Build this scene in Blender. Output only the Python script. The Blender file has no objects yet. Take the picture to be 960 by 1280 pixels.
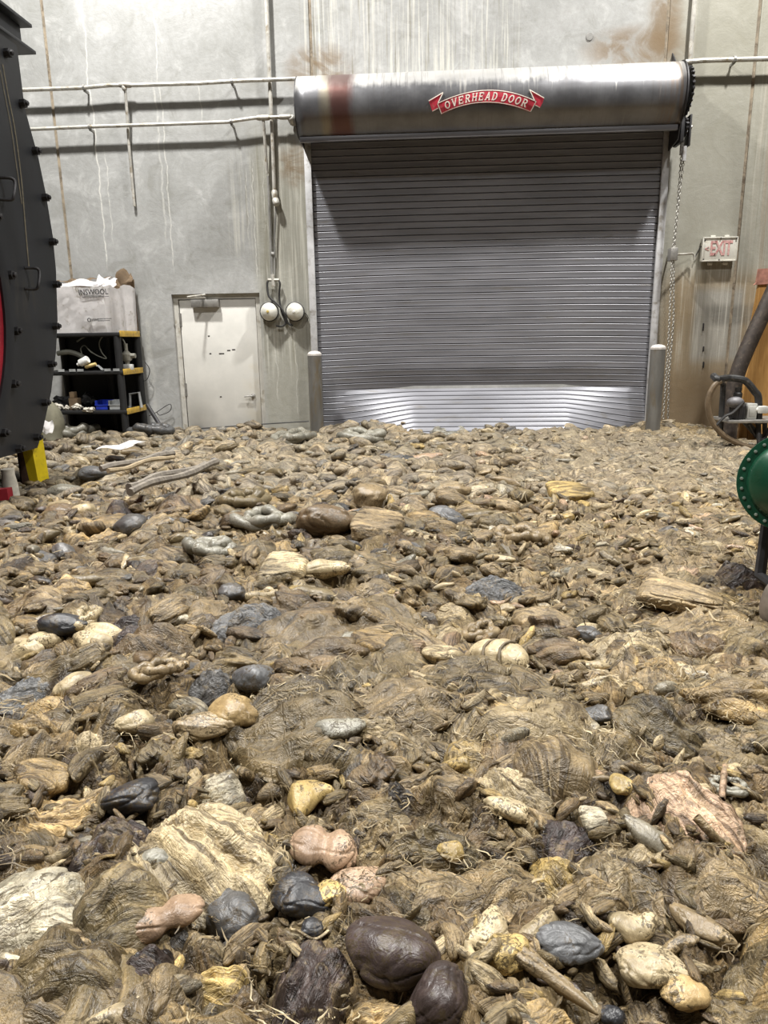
import bpy, bmesh, math, random
import numpy as np
from mathutils import Vector, Matrix

# ------------------------------------------------------------------ camera, light, exposure
scene = bpy.context.scene
C = scene.collection
FPX, CAM_H = 900.0, 1.30
PITCH, ROLL, YAW = math.radians(13.387), math.radians(-0.870), math.radians(-3.818)
FWD = np.array([math.sin(YAW)*math.cos(PITCH), math.cos(YAW)*math.cos(PITCH), -math.sin(PITCH)])
_r0 = np.array([math.cos(YAW), -math.sin(YAW), 0.0]); _u0 = np.cross(_r0, FWD)
RGT = math.cos(ROLL)*_r0 + math.sin(ROLL)*_u0
UPV = -math.sin(ROLL)*_r0 + math.cos(ROLL)*_u0
cam_d = bpy.data.cameras.new('camera'); cam = bpy.data.objects.new('camera', cam_d); C.objects.link(cam)
cam.matrix_world = Matrix(((RGT[0], UPV[0], -FWD[0], 0), (RGT[1], UPV[1], -FWD[1], 0),
                           (RGT[2], UPV[2], -FWD[2], CAM_H), (0, 0, 0, 1)))
cam_d.sensor_fit = 'VERTICAL'; cam_d.sensor_height = 36.0; cam_d.lens = 36.0*FPX/1280.0
cam_d.clip_start = 0.05; cam_d.clip_end = 200
scene.camera = cam
scene.view_settings.view_transform = 'Standard'; scene.view_settings.look = 'None'
scene.view_settings.gamma = 1.0; scene.view_settings.use_curve_mapping = False
scene.view_settings.exposure = 0.12
world = bpy.data.worlds.new('world'); scene.world = world; world.use_nodes = True
bg = world.node_tree.nodes['Background']; bg.inputs[0].default_value = (1.0, 0.97, 0.92, 1); bg.inputs[1].default_value = 0.06

def lamp(x, y, z, watts, size=0.7, spread=180, col=(1.0, 0.98, 0.945)):
    d = bpy.data.lights.new('high_bay_light', 'AREA'); d.shape = 'DISK'; d.size = size; d.energy = watts; d.color = col; d.spread = math.radians(spread)
    o = bpy.data.objects.new('high_bay_light', d); C.objects.link(o); o.location = (x, y, z); return o
lamp(-4.3, 7.7, 10.6, 1620, 0.6)       # the row of high bay lamps nearest the door
lamp(4.8, 7.6, 10.6, 1380, 0.6)
lamp(-4.3, 1.6, 10.6, 620, 0.7, 118); lamp(4.8, 1.6, 10.6, 620, 0.7, 118)      # the next row, above the camera

# ------------------------------------------------------------------ pixel to place
WALL_Y = 11.0
def ray(px, py):
    return RGT*((px-480)/FPX) + UPV*(-(py-640)/FPX) + FWD
def onY(px, py, Y):
    d = ray(px, py); p = d*(Y/d[1]); return Vector((p[0], p[1], p[2]+CAM_H))
def onX(px, py, X):
    d = ray(px, py); p = d*(X/d[0]); return Vector((p[0], p[1], p[2]+CAM_H))
def onZ(px, py, Z):
    d = ray(px, py); p = d*((Z-CAM_H)/d[2]); return Vector((p[0], p[1], p[2]+CAM_H))
def wp(px, py, off=0.0): return onY(px, py, WALL_Y-off)

# ------------------------------------------------------------------ shader expression helper
class E:
    def __init__(s, t, k): s.t, s.k = t, k
    def _m(s, op, b=None, c=None):
        n = s.t.nodes.new('ShaderNodeMath'); n.operation = op
        for i, v in enumerate((s, b, c)):
            if v is None: continue
            if isinstance(v, E): s.t.links.new(v.k, n.inputs[i])
            else: n.inputs[i].default_value = v
        return E(s.t, n.outputs[0])
    def __add__(s, o): return s._m('ADD', o)
    def __sub__(s, o): return s._m('SUBTRACT', o)
    def __mul__(s, o): return s._m('MULTIPLY', o)
    __radd__ = __add__; __rmul__ = __mul__
    def abs(s): return s._m('ABSOLUTE')
    def max(s, o): return s._m('MAXIMUM', o)
    def min(s, o): return s._m('MINIMUM', o)
    def inv(s): return (s*-1.0)+1.0
    def step(s, a, b):                      # smooth ramp 0 at a to 1 at b
        n = s.t.nodes.new('ShaderNodeMapRange'); n.interpolation_type = 'SMOOTHSTEP'
        flip = a > b
        s.t.links.new(s.k, n.inputs[0]); n.inputs[1].default_value = min(a, b); n.inputs[2].default_value = max(a, b)
        n.inputs[3].default_value = 1.0 if flip else 0.0; n.inputs[4].default_value = 0.0 if flip else 1.0
        return E(s.t, n.outputs[0])
    def band(s, a, b, soft): return s.step(a-soft, a+soft)*s.step(b+soft, b-soft)
class Mat:
    def __init__(s, name):
        s.m = bpy.data.materials.new(name); s.m.use_nodes = True; s.t = s.m.node_tree
        s.b = s.t.nodes['Principled BSDF']; s.pos = None
    def new(s, k): return s.t.nodes.new(k)
    def P(s):
        g = s.new('ShaderNodeNewGeometry'); x = s.new('ShaderNodeSeparateXYZ'); s.t.links.new(g.outputs['Position'], x.inputs[0])
        return E(s.t, x.outputs[0]), E(s.t, x.outputs[1]), E(s.t, x.outputs[2])
    def vec(s, x, y, z):
        n = s.new('ShaderNodeCombineXYZ')
        for i, v in enumerate((x, y, z)):
            if isinstance(v, E): s.t.links.new(v.k, n.inputs[i])
            else: n.inputs[i].default_value = v
        return n.outputs[0]
    def objco(s):
        n = s.new('ShaderNodeTexCoord'); return n.outputs['Object']
    def world(s):
        return s.new('ShaderNodeNewGeometry').outputs['Position']
    def noise(s, vec, scale, detail=4, rough=0.55, dist=0.0):
        n = s.new('ShaderNodeTexNoise'); s.t.links.new(vec, n.inputs['Vector'])
        n.inputs['Scale'].default_value = scale; n.inputs['Detail'].default_value = detail
        n.inputs['Roughness'].default_value = rough; n.inputs['Distortion'].default_value = dist
        return E(s.t, n.outputs[0])
    def voro(s, vec, scale, feature='DISTANCE_TO_EDGE'):
        n = s.new('ShaderNodeTexVoronoi'); n.feature = feature; s.t.links.new(vec, n.inputs['Vector']); n.inputs['Scale'].default_value = scale
        return E(s.t, n.outputs[0])
    def mix(s, f, a, b, mode='MIX'):
        n = s.new('ShaderNodeMix'); n.data_type = 'RGBA'; n.blend_type = mode
        if isinstance(f, E): s.t.links.new(f.k, n.inputs[0])
        else: n.inputs[0].default_value = f
        for i, v in ((6, a), (7, b)):
            if isinstance(v, tuple): n.inputs[i].default_value = (*v, 1)
            else: s.t.links.new(v, n.inputs[i])
        return n.outputs[2]
    def bump(s, h, strength=0.3, dist=0.01, prev=None):
        n = s.new('ShaderNodeBump'); s.t.links.new(h.k, n.inputs['Height']); n.inputs['Strength'].default_value = strength
        n.inputs['Distance'].default_value = dist
        if prev is not None: s.t.links.new(prev, n.inputs['Normal'])
        return n.outputs[0]
    def out(s, col=None, rough=None, metal=None, normal=None, spec=None):
        for v, k in ((col, 'Base Color'), (rough, 'Roughness'), (metal, 'Metallic'), (spec, 'Specular IOR Level')):
            if v is None: continue
            if isinstance(v, tuple): s.b.inputs[k].default_value = (*v, 1)
            elif isinstance(v, (int, float)): s.b.inputs[k].default_value = v
            elif isinstance(v, E): s.t.links.new(v.k, s.b.inputs[k])
            else: s.t.links.new(v, s.b.inputs[k])
        if normal is not None: s.t.links.new(normal, s.b.inputs['Normal'])
        return s.m
def simple(name, col, rough=0.5, metal=0.0, var=0.25, scale=6.0, dirt=None, dirt_amt=0.4, bump=0.1, bscale=60.0, stretch=(1, 1, 1), spec=None):
    m = Mat(name); v = m.world()
    mp = m.new('ShaderNodeMapping'); m.t.links.new(v, mp.inputs[0]); mp.inputs['Scale'].default_value = stretch; v = mp.outputs[0]
    n = m.noise(v, scale, 5, 0.6)
    lo = tuple(max(0, c*(1-var)) for c in col); hi = tuple(min(1, c*(1+var)) for c in col)
    c = m.mix(n.step(0.3, 0.7), lo, hi)
    if dirt:
        d = m.noise(v, scale*1.7, 6, 0.65, 0.4)
        c = m.mix(d.step(0.62-dirt_amt*0.4, 0.80-dirt_amt*0.3), c, dirt)
    h = m.noise(v, bscale, 3)
    return m.out(c, (n*0.2)+(rough-0.1), metal, m.bump(h, bump, 0.004), spec)

# ------------------------------------------------------------------ mesh helpers
def link(name, me, mat, parent=None):
    o = bpy.data.objects.new(name, me); C.objects.link(o)
    if mat is not None and len(me.materials) == 0: me.materials.append(mat)
    if parent is not None: o.parent = parent
    return o
def obj(name, bm, mat, parent=None, smooth=True, angle=35):
    me = bpy.data.meshes.new(name); bmesh.ops.recalc_face_normals(bm, faces=bm.faces); bm.to_mesh(me); bm.free()
    if smooth:
        me.polygons.foreach_set('use_smooth', [True]*len(me.polygons))
        try: me.set_sharp_from_angle(angle=math.radians(angle))
        except Exception: pass
    return link(name, me, mat, parent)
def np_mesh(name, V, F, mat, col=None, parent=None, smooth=True, flow=None):
    F = np.asarray(F, dtype=np.int32); V = np.asarray(V, dtype=np.float32)
    me = bpy.data.meshes.new(name); k = F.shape[1]
    me.vertices.add(len(V)); me.vertices.foreach_set('co', V.ravel())
    me.loops.add(F.size); me.loops.foreach_set('vertex_index', F.ravel())
    me.polygons.add(len(F)); me.polygons.foreach_set('loop_start', np.arange(0, F.size, k, dtype=np.int32))
    if smooth: me.polygons.foreach_set('use_smooth', np.ones(len(F), dtype=bool))
    me.update(calc_edges=True)
    if col is not None:
        a = me.color_attributes.new('Col', 'FLOAT_COLOR', 'POINT')
        rgba = np.ones((len(V), 4), dtype=np.float32); rgba[:, :3] = col; a.data.foreach_set('color', rgba.ravel())
    if flow is not None:
        a = me.attributes.new('Flow', 'FLOAT_VECTOR', 'POINT'); a.data.foreach_set('vector', np.asarray(flow, dtype=np.float32).ravel())
    if mat is not None: me.materials.append(mat)
    return me
def tag(o, label=None, cat=None, group=None, kind=None):
    if label: o['label'] = label
    if cat: o['category'] = cat
    if group: o['group'] = group
    if kind: o['kind'] = kind
    return o
def thing(name, label, cat, loc=(0, 0, 0), group=None, kind=None):
    o = bpy.data.objects.new(name, None); C.objects.link(o); o.location = loc; o.empty_display_size = 0.1
    return tag(o, label, cat, group, kind)
def adopt(o, parent):                      # parent a world-placed part to an Empty standing elsewhere
    o.parent = parent; o.matrix_parent_inverse = Matrix.Translation(-Vector(parent.location)); return o
def bx(bm, x0, x1, y0, y1, z0, z1, bev=0.0):
    t = bmesh.new()
    bmesh.ops.create_cube(t, size=1.0)
    for v in t.verts: v.co = Vector((x0+(v.co.x+.5)*(x1-x0), y0+(v.co.y+.5)*(y1-y0), z0+(v.co.z+.5)*(z1-z0)))
    if bev > 0: bmesh.ops.bevel(t, geom=list(t.edges), offset=bev, segments=2, affect='EDGES', profile=0.5)
    merge(bm, t); return bm
def merge(bm, t, M=None):
    if M is not None: t.transform(M)
    me = bpy.data.meshes.new('tmp'); t.to_mesh(me); t.free(); bm.from_mesh(me); bpy.data.meshes.remove(me)
def box(name, x0, x1, y0, y1, z0, z1, mat, parent=None, bev=0.006):
    bm = bmesh.new(); bx(bm, x0, x1, y0, y1, z0, z1, bev); o = obj(name, bm, mat)
    if parent is not None: adopt(o, parent)
    return o
def smooth_path(pts, n=6):
    pts = [Vector(p) for p in pts]; out = []
    for i in range(len(pts)-1):
        p0 = pts[max(i-1, 0)]; p1 = pts[i]; p2 = pts[i+1]; p3 = pts[min(i+2, len(pts)-1)]
        for k in range(n):
            t = k/n
            out.append(0.5*((2*p1)+(p2-p0)*t+(2*p0-5*p1+4*p2-p3)*t*t+(3*p1-p0-3*p2+p3)*t**3))
    out.append(pts[-1]); return out
def tube(bm, pts, r, seg=8, cap=True):
    pts = [Vector(p) for p in pts]; rings = []; prev = None
    for i, p in enumerate(pts):
        d = (pts[min(i+1, len(pts)-1)]-pts[max(i-1, 0)]); d.normalize()
        if prev is None:
            a = Vector((0, 0, 1)) if abs(d.z) < .9 else Vector((1, 0, 0)); u = d.cross(a).normalized()
        else:
            u = (prev-d*prev.dot(d)).normalized()
        prev = u; w = d.cross(u); rr = r[i] if isinstance(r, (list, tuple)) else r
        rings.append([bm.verts.new(p+u*rr*math.cos(2*math.pi*k/seg)+w*rr*math.sin(2*math.pi*k/seg)) for k in range(seg)])
    for a, b in zip(rings, rings[1:]):
        for k in range(seg): bm.faces.new((a[k], a[(k+1) % seg], b[(k+1) % seg], b[k]))
    if cap: bm.faces.new(rings[0][::-1]); bm.faces.new(rings[-1])
    return bm
def pipe(name, pts, r, mat, parent=None, seg=10, n=0):
    bm = bmesh.new(); tube(bm, smooth_path(pts, n) if n else pts, r, seg); o = obj(name, bm, mat)
    if parent is not None: adopt(o, parent)
    return o
def lathe(bm, prof, M=None, seg=24):        # profile of (radius, height) turned about local z
    t = bmesh.new(); rings = []
    for r, h in prof:
        if r < 1e-5: rings.append([t.verts.new((0, 0, h))]); continue
        rings.append([t.verts.new((r*math.cos(2*math.pi*k/seg), r*math.sin(2*math.pi*k/seg), h)) for k in range(seg)])
    for a, b in zip(rings, rings[1:]):
        for k in range(seg):
            if len(a) == 1 and len(b) == 1: continue
            if len(a) == 1: t.faces.new((a[0], b[k], b[(k+1) % seg]))
            elif len(b) == 1: t.faces.new((a[k], a[(k+1) % seg], b[0]))
            else: t.faces.new((a[k], a[(k+1) % seg], b[(k+1) % seg], b[k]))
    merge(bm, t, M); return bm
def axis_matrix(loc, d):
    return Matrix.Translation(Vector(loc)) @ Vector(d).normalized().to_track_quat('Z', 'Y').to_matrix().to_4x4()
def prism(bm, pts, dvec):                   # polygon of 3D points pushed along dvec
    a = [bm.verts.new(Vector(p)) for p in pts]; b = [bm.verts.new(Vector(p)+Vector(dvec)) for p in pts]
    bm.faces.new(a[::-1]); bm.faces.new(b); n = len(pts)
    for i in range(n): bm.faces.new((a[i], a[(i+1) % n], b[(i+1) % n], b[i]))
    return bm

# ------------------------------------------------------------------ materials of the setting
def concrete():
    m = Mat('stained_concrete'); X, Y, Z = m.P(); w = m.world()
    big = m.noise(w, 0.55, 5, 0.6, 0.6); mid = m.noise(w, 2.2, 6, 0.62, 1.2); fine = m.noise(w, 14, 5, 0.65)
    c = m.mix(big.step(0.3, 0.7), (0.285, 0.287, 0.275), (0.40, 0.402, 0.395))
    c = m.mix(mid.step(0.50, 0.72)*0.55, c, (0.53, 0.53, 0.52))
    c = m.mix(mid.step(0.47, 0.30)*0.55, c, (0.22, 0.218, 0.195))
    c = m.mix(fine.step(0.35, 0.65)*0.30, c, (0.24, 0.238, 0.22))
    # older greener concrete right of the roller door and beside it
    green = X.step(2.6, 3.6)
    c = m.mix(green*0.65, c, (0.29, 0.275, 0.205))
    c = m.mix(X.band(-2.55, -1.6, 0.12)*Z.step(4.6, 3.6)*0.6, c, (0.27, 0.26, 0.20))
    # ochre splash soaked into the wall low on the right
    o = X.step(3.1, 3.5)*Z.step(2.35, 1.95)*X.step(6.2, 4.6)
    c = m.mix(o*(m.noise(w, 1.6, 4, 0.6)*0.5+0.35).min(1.0), c, (0.23, 0.145, 0.055))
    lowr = X.step(3.1, 3.5)*Z.step(1.05, 0.5)
    c = m.mix(lowr*0.55, c, (0.15, 0.105, 0.06))
    # grey rubbed patch under the sign
    patch = X.band(3.78, 4.45, 0.05)*Z.band(0.95, 1.95, 0.10)
    c = m.mix(patch*0.75, c, (0.31, 0.31, 0.285))
    dark = X.band(3.9, 4.75, 0.15)*Z.band(1.45, 1.72, 0.06)
    c = m.mix(dark*0.55, c, (0.10, 0.095, 0.08))
    # pale runs of lime, fine vertical streaks
    sv = m.vec(X*16.0, 0.0, Z*0.55); st = m.noise(sv, 1.0, 4, 0.6, 0.15)
    sv2 = m.vec(X*34.0, 3.0, Z*0.7); st2 = m.noise(sv2, 1.0, 3, 0.6, 0.1)
    reg = (X.band(-1.75, 1.15, 0.12)*Z.step(4.6, 4.9)*0.95).max(X.band(3.55, 4.75, 0.12)*Z.band(0.95, 2.35, 0.30)*0.75) \
        .max(X.band(-2.5, -1.75, 0.1)*Z.band(0.9, 4.1, 0.3)*0.75).max(X.band(-2.9, -2.4, 0.15)*Z.band(2.6, 3.9, 0.25)*0.7) \
        .max(X.band(4.35, 5.4, 0.1)*Z.step(1.8, 3.0)*0.5)
    c = m.mix(reg*st.step(0.50, 0.68)*0.55, c, (0.66, 0.64, 0.56))
    c = m.mix(reg*st2.step(0.56, 0.66)*0.45, c, (0.72, 0.70, 0.62))
    c = m.mix(reg*st.step(0.46, 0.34)*0.55, c, (0.17, 0.155, 0.10))
    # brown halos round the ends of the hood
    for hx, hz, rx, rz in ((-1.55, 4.95, 0.5, 0.35), (2.75, 5.05, 0.75, 0.30), (-1.85, 3.75, 0.35, 0.35), (3.1, 5.4, 0.25, 0.5)):
        dx = (X-hx)*(1/rx); dz = (Z-hz)*(1/rz); r2 = dx*dx+dz*dz
        c = m.mix(r2.step(1.3, 0.1)*mid.step(0.3, 0.6)*0.8, c, (0.16, 0.105, 0.05))
    bx_ = X.band(4.55, 5.6, 0.2)*st.step(0.42, 0.62)
    c = m.mix(bx_*0.6, c, (0.19, 0.135, 0.075))
    # single wandering drips
    wob = m.noise(m.vec(0.0, 0.0, Z), 1.7, 3)
    for px0, py0, py1, wd, amt in ((118, 0, 330, 0.012, .8), (122, 90, 330, 0.007, .7), (205, 20, 335, 0.010, .8), (200, 100, 300, 0.016, .5),
                                   (250, 105, 150, 0.010, .7), (136, 190, 300, 0.010, .7), (318, 205, 345, 0.008, .8), (309, 215, 300, 0.007, .7),
                                   (330, 200, 290, 0.006, .6), (345, 410, 500, 0.010, .5), (370, 410, 520, 0.008, .5), (189, 400, 530, 0.05, .35)):
        a = wp(px0, py0); b = wp(px0, py1); x0 = wp(px0, (py0+py1)/2)[0]
        d = (X+(wob*0.22-0.11)-x0).abs()
        c = m.mix(d.step(wd*1.3, wd*0.3)*Z.band(b[2], a[2], 0.12)*fine.step(0.3, 0.6)*(amt*0.75), c, (0.68, 0.67, 0.62))
    rough = fine*0.3+0.55
    return m.out(c, rough, 0.0, m.bump(mid+fine*0.35+m.noise(w, 55, 3)*0.2, 0.35, 0.02), 0.35)
M_CONC = concrete()
M_CAULK = simple('brown_joint_sealant', (0.26, 0.215, 0.155), 0.8, 0, 0.35, 5, (0.10, 0.075, 0.05), 0.35)
M_FLOOR = simple('dark_wet_concrete_floor', (0.12, 0.105, 0.08), 0.5, 0, 0.3, 3)
M_SLAT = simple('grey_painted_steel_slat', (0.205, 0.207, 0.228), 0.42, 0.25, 0.14, 2.2, (0.16, 0.15, 0.14), 0.15, 0.06, 40, (0.4, 1, 3))
M_GUIDE = simple('pale_galvanised_guide', (0.46, 0.46, 0.465), 0.5, 0.15, 0.18, 4, (0.22, 0.20, 0.17), 0.30, 0.1)
M_STEELDK = simple('dark_grimy_steel', (0.035, 0.034, 0.036), 0.55, 0.4, 0.35, 8)
M_CONDUIT = simple('dusty_galvanised_conduit', (0.48, 0.465, 0.42), 0.5, 0.25, 0.2, 7, (0.24, 0.19, 0.12), 0.3)
M_CONDDK = simple('grey_conduit', (0.25, 0.245, 0.23), 0.55, 0.25, 0.2, 7)
M_BLACK = simple('black_rubber', (0.022, 0.021, 0.02), 0.6, 0, 0.3, 9)
M_WHITE = simple('dirty_white_paint', (0.66, 0.645, 0.60), 0.5, 0, 0.06, 2.5, (0.42, 0.38, 0.29), 0.12, 0.05)
M_FRAME = simple('grey_white_door_frame', (0.50, 0.485, 0.44), 0.55, 0, 0.12, 4, (0.28, 0.25, 0.19), 0.25)
M_METAL = simple('dull_metal', (0.30, 0.29, 0.27), 0.45, 0.6, 0.2, 12)
M_BOLLARD = simple('worn_grey_bollard_paint', (0.135, 0.13, 0.118), 0.55, 0.1, 0.25, 5, (0.12, 0.095, 0.06), 0.3, 0.15, 40, (1, 1, 0.25))
M_CAP = simple('pale_bollard_cap', (0.50, 0.47, 0.44), 0.6, 0, 0.2, 9)
M_LENS = simple('milky_lamp_glass', (0.62, 0.61, 0.55), 0.25, 0, 0.12, 9, (0.35, 0.31, 0.20), 0.2)
M_RED = simple('banner_red', (0.42, 0.028, 0.05), 0.4, 0, 0.2, 9, (0.30, 0.12, 0.10), 0.2)
M_CREAM = simple('banner_cream', (0.72, 0.66, 0.58), 0.5, 0, 0.1, 12)

def hood_mat():
    m = Mat('stained_hood_steel'); X, Y, Z = m.P(); w = m.world()
    n = m.noise(w, 3.0, 5, 0.6); st = m.noise(m.vec(X*22.0, 0.0, Z*1.2), 1.0, 4, 0.6, 0.1)
    c = m.mix(n.step(0.3, 0.7), (0.135, 0.135, 0.142), (0.19, 0.19, 0.198))
    # upper side painted pale as if lit from above, with lime runs
    lit_top = (Z+n*0.14+st*0.10).step(4.58, 4.70)
    c = m.mix(lit_top*0.9, c, (0.70, 0.69, 0.67))
    c = m.mix(st.step(0.58, 0.68)*Z.step(4.15, 4.45)*X.step(-0.6, 0.3)*0.5, c, (0.58, 0.56, 0.52))
    c = m.mix(st.step(0.46, 0.36)*0.35, c, (0.13, 0.125, 0.12))
    # rust run and right hand stain
    rn = (m.noise(m.vec(X*3.0, 0.0, Z*0.9), 2.0, 3)*0.20-0.10)
    r = (X+rn).band(-1.33, -1.02, 0.06)
    c = m.mix(r*0.85, c, (0.115, 0.045, 0.035))
    c = m.mix((X+rn).band(-1.42, -1.32, 0.05)*0.5, c, (0.30, 0.25, 0.15))
    c = m.mix(X.step(2.75, 3.2)*st.step(0.40, 0.60)*0.7, c, (0.17, 0.115, 0.075))
    c = m.mix(X.step(2.3, 3.0)*st.step(0.62, 0.70)*0.6, c, (0.60, 0.57, 0.52))
    return m.out(c, n*0.25+0.26, 0.70, m.bump(n+st*0.3, 0.12, 0.01), 0.5)
M_HOOD = hood_mat()

# ------------------------------------------------------------------ floor and back wall
FLOOR_Z = -0.16
o = box('floor', -9, 9, -2.0, 11.3, FLOOR_Z-0.2, FLOOR_Z, M_FLOOR, None, 0.0); tag(o, 'wet dark concrete floor buried under the heap', 'floor', kind='structure')
wallb = thing('wall_back', 'grey tilt-up concrete back wall with pale drip stains', 'wall', (0, WALL_Y, FLOOR_Z), kind='structure')
J = [wp(70, 170)[0], wp(388, 40)[0], wp(834, 40)[0], wp(935, 170)[0]]          # joints between the cast panels
edges = [-10.0]+J+[10.0]; G = 0.022; TOPZ = 12.0
DX0, DX1, DZ1 = wp(214, 368)[0], wp(324, 366)[0], wp(270, 367)[2]             # opening of the small door
for i in range(5):
    a, b = edges[i]+(G if i else 0), edges[i+1]-(G if i < 4 else 0); bm = bmesh.new()
    if i == 1:                                  # one cast slab with the door opening left out
        y0, y1 = WALL_Y, WALL_Y+0.22
        bx(bm, a, DX0, y0, y1, FLOOR_Z, TOPZ); bx(bm, DX1, b, y0, y1, FLOOR_Z, TOPZ); bx(bm, DX0, DX1, y0, y1, DZ1, TOPZ)
    else: bx(bm, a, b, WALL_Y, WALL_Y+0.22, FLOOR_Z, TOPZ)
    p = obj('concrete_panel', bm, M_CONC); adopt(p, wallb)
for k, x in enumerate(J):
    box('joint_strip', x-G-0.004, x+G+0.004, WALL_Y+0.012, WALL_Y+0.10, FLOOR_Z, TOPZ, M_CAULK, wallb, 0)

# ------------------------------------------------------------------ the roller door
RX0, RX1, CY = -1.69, 3.165, 10.95
door1 = thing('door_1', 'wide grey slatted roller door with curved hood and buckled bottom', 'roller door', (0.74, CY, FLOOR_Z), kind='structure')
PITCHS = 0.0905; ZTOP = 4.10; KINK = 0.56
prof = [(0.0, 0.016), (0.010, 0.016), (0.0105, -0.010), (0.013, -0.012), (0.074, -0.010), (0.082, -0.013), (0.087, -0.010), (0.0905, -0.001), (0.0905, 0.016)]
def curtain(x, z):                             # where the buckled curtain hangs; returns y, z
    g = max(0.0, 1-abs((x-0.85)/2.42)**2.6) if abs(x-0.85) < 2.42 else 0.0
    g = min(1, g*1.15)
    y = CY
    if z < 0.86 and z > KINK: y += 0.07*g*(0.86-z)/0.30
    elif z <= KINK:
        s = KINK-z; th = math.radians(50)*g
        y += 0.07*g - s*math.sin(th); z = KINK-s*math.cos(th)
    return y, z+0.035*g*(1 if z < 1.0 else max(0, 1-(z-1.0)/3.0))
NS = 64
nsl = int((ZTOP+0.55)/PITCHS); shared = None
for i in range(nsl):
    zb = ZTOP-(i+1)*PITCHS
    g_lo = zb < 1.2
    xs = [RX0+(RX1-RX0)*k/NS for k in range(NS+1)]
    V = []; F = []
    for x in xs:
        for dz, dy in prof:
            y, z = curtain(x, zb+dz); V.append((x-0.74, y+dy-CY, z-zb))
    n = len(prof)
    for k in range(NS):
        for j in range(n-1): F.append((k*n+j, (k+1)*n+j, (k+1)*n+j+1, k*n+j+1))
    if sum(v[2] > FLOOR_Z-zb for v in V) < 5: continue
    me = np_mesh('slat', V, F, M_SLAT); me.set_sharp_from_angle(angle=math.radians(28))
    s = link('slat', me, None, door1); s.location = (0, 0, zb-FLOOR_Z)
for px_a, px_b, nm in ((RX0-0.085, RX0+0.012, 'guide'), (RX1-0.012, RX1+0.085, 'guide')):
    bm = bmesh.new(); bx(bm, px_a, px_b, CY-0.075, CY-0.025, FLOOR_Z, 4.02, 0.004); bx(bm, px_a if px_a < 0 else px_b-0.012, px_a+0.012 if px_a < 0 else px_b, CY-0.03, WALL_Y, FLOOR_Z, 4.02)
    adopt(obj(nm, bm, M_GUIDE), door1)
# hood: a half-round sheet from the wall over the coil
HX0, HX1 = -1.765, 3.215
hp = [(11.0, 4.60), (10.86, 4.685), (10.74, 4.725), (10.62, 4.735), (10.50, 4.715), (10.40, 4.655), (10.32, 4.56), (10.265, 4.45), (10.25, 4.33), (10.265, 4.21), (10.31, 4.10), (10.39, 4.005), (10.46, 3.965)]
hp = [(p.y, p.z) for p in smooth_path([(0, a, b) for a, b in hp], 3)]
def hood_y(z):
    best = 11.0
    for (ya, za), (yb, zb_) in zip(hp, hp[1:]):
        if za >= z >= zb_ and ya < 10.62: best = ya+(yb-ya)*(za-z)/max(za-zb_, 1e-6)
    return best
V = []; F = []; NX = 40
for k in range(NX+1):
    x = HX0+(HX1-HX0)*k/NX
    for (y, z) in hp: V.append((x-0.74, y-CY, z-FLOOR_Z))
n = len(hp)
for k in range(NX):
    for j in range(n-1): F.append((k*n+j, k*n+j+1, (k+1)*n+j+1, (k+1)*n+j))
hood = link('hood', np_mesh('hood', V, F, M_HOOD), None, door1)
sm = hood.modifiers.new('thickness', 'SOLIDIFY'); sm.thickness = 0.012; sm.offset = -1
def door_part(name, bm, mat, parent=None):
    q = obj(name, bm, mat)
    if parent is None: return adopt(q, door1)
    q.parent = parent; return q
bm = bmesh.new(); bx(bm, HX0+0.01, HX1-0.02, 10.44, 10.49, 3.90, 3.972, 0.012); door_part('hood_lip', bm, M_SLAT)
bm = bmesh.new(); bx(bm, HX0+0.01, HX1-0.02, 10.52, 10.94, 4.02, 4.05); door_part('hood_soffit', bm, M_STEELDK)
# end plates of the hood
for sx, x, mt in ((-1, HX0-0.012, M_STEELDK), (1, HX1, M_STEELDK)):
    poly = [(x, y, z) for y, z in hp]+[(x, 10.95, 3.93)]
    if sx > 0: poly = [(x, 11.0, 4.98)]+[(x, 10.80, 4.80)]+[(x, y-0.02, z+0.01) for y, z in hp[6:]]+[(x, 10.50, 3.80), (x, 10.92, 3.74), (x, 11.0, 3.9)]
    bm = prism(bmesh.new(), poly, (0.014, 0, 0)); door_part('end_plate', bm, mt)

# the red ribbon badge on the hood with its slab lettering
def q3(a, b, c, t): return a*(1-t)*(1-2*t)*1.0 + b*4*t*(1-t) + c*t*(2*t-1)
TOPC = ((547, 129), (610, 112.5), (670, 126.6)); BOTC = ((552, 143.4), (606, 129), (662, 140.6))
def ribbon(t, v):
    a = [q3(TOPC[0][i], TOPC[1][i], TOPC[2][i], t) for i in (0, 1)]; b = [q3(BOTC[0][i], BOTC[1][i], BOTC[2][i], t) for i in (0, 1)]
    return (b[0]+(a[0]-b[0])*v, b[1]+(a[1]-b[1])*v)
def on_hood(px, py, off):
    y = 10.28
    for _ in range(4):
        p = onY(px, py, y); y = hood_y(p.z)
    p = onY(px, py, y); return Vector((p.x, y-off, p.z))
def poly_on(bm, fn, pts, off, th=0.004):
    a = [bm.verts.new(on_hood(*fn(*p), off+th)) for p in pts]; b = [bm.verts.new(on_hood(*fn(*p), off)) for p in pts]
    n = len(pts); bm.faces.new(a); bm.faces.new(b[::-1])
    for i in range(n): bm.faces.new((a[i], b[i], b[(i+1) % n], a[(i+1) % n]))
idn = lambda x, y: (x, y)
bm = bmesh.new()
for i in range(20): poly_on(bm, ribbon, [(i/20, 0), ((i+1)/20, 0), ((i+1)/20, .5), (i/20, .5)], 0.008); poly_on(bm, ribbon, [(i/20, .5), ((i+1)/20, .5), ((i+1)/20, 1), (i/20, 1)], 0.008)
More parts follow.
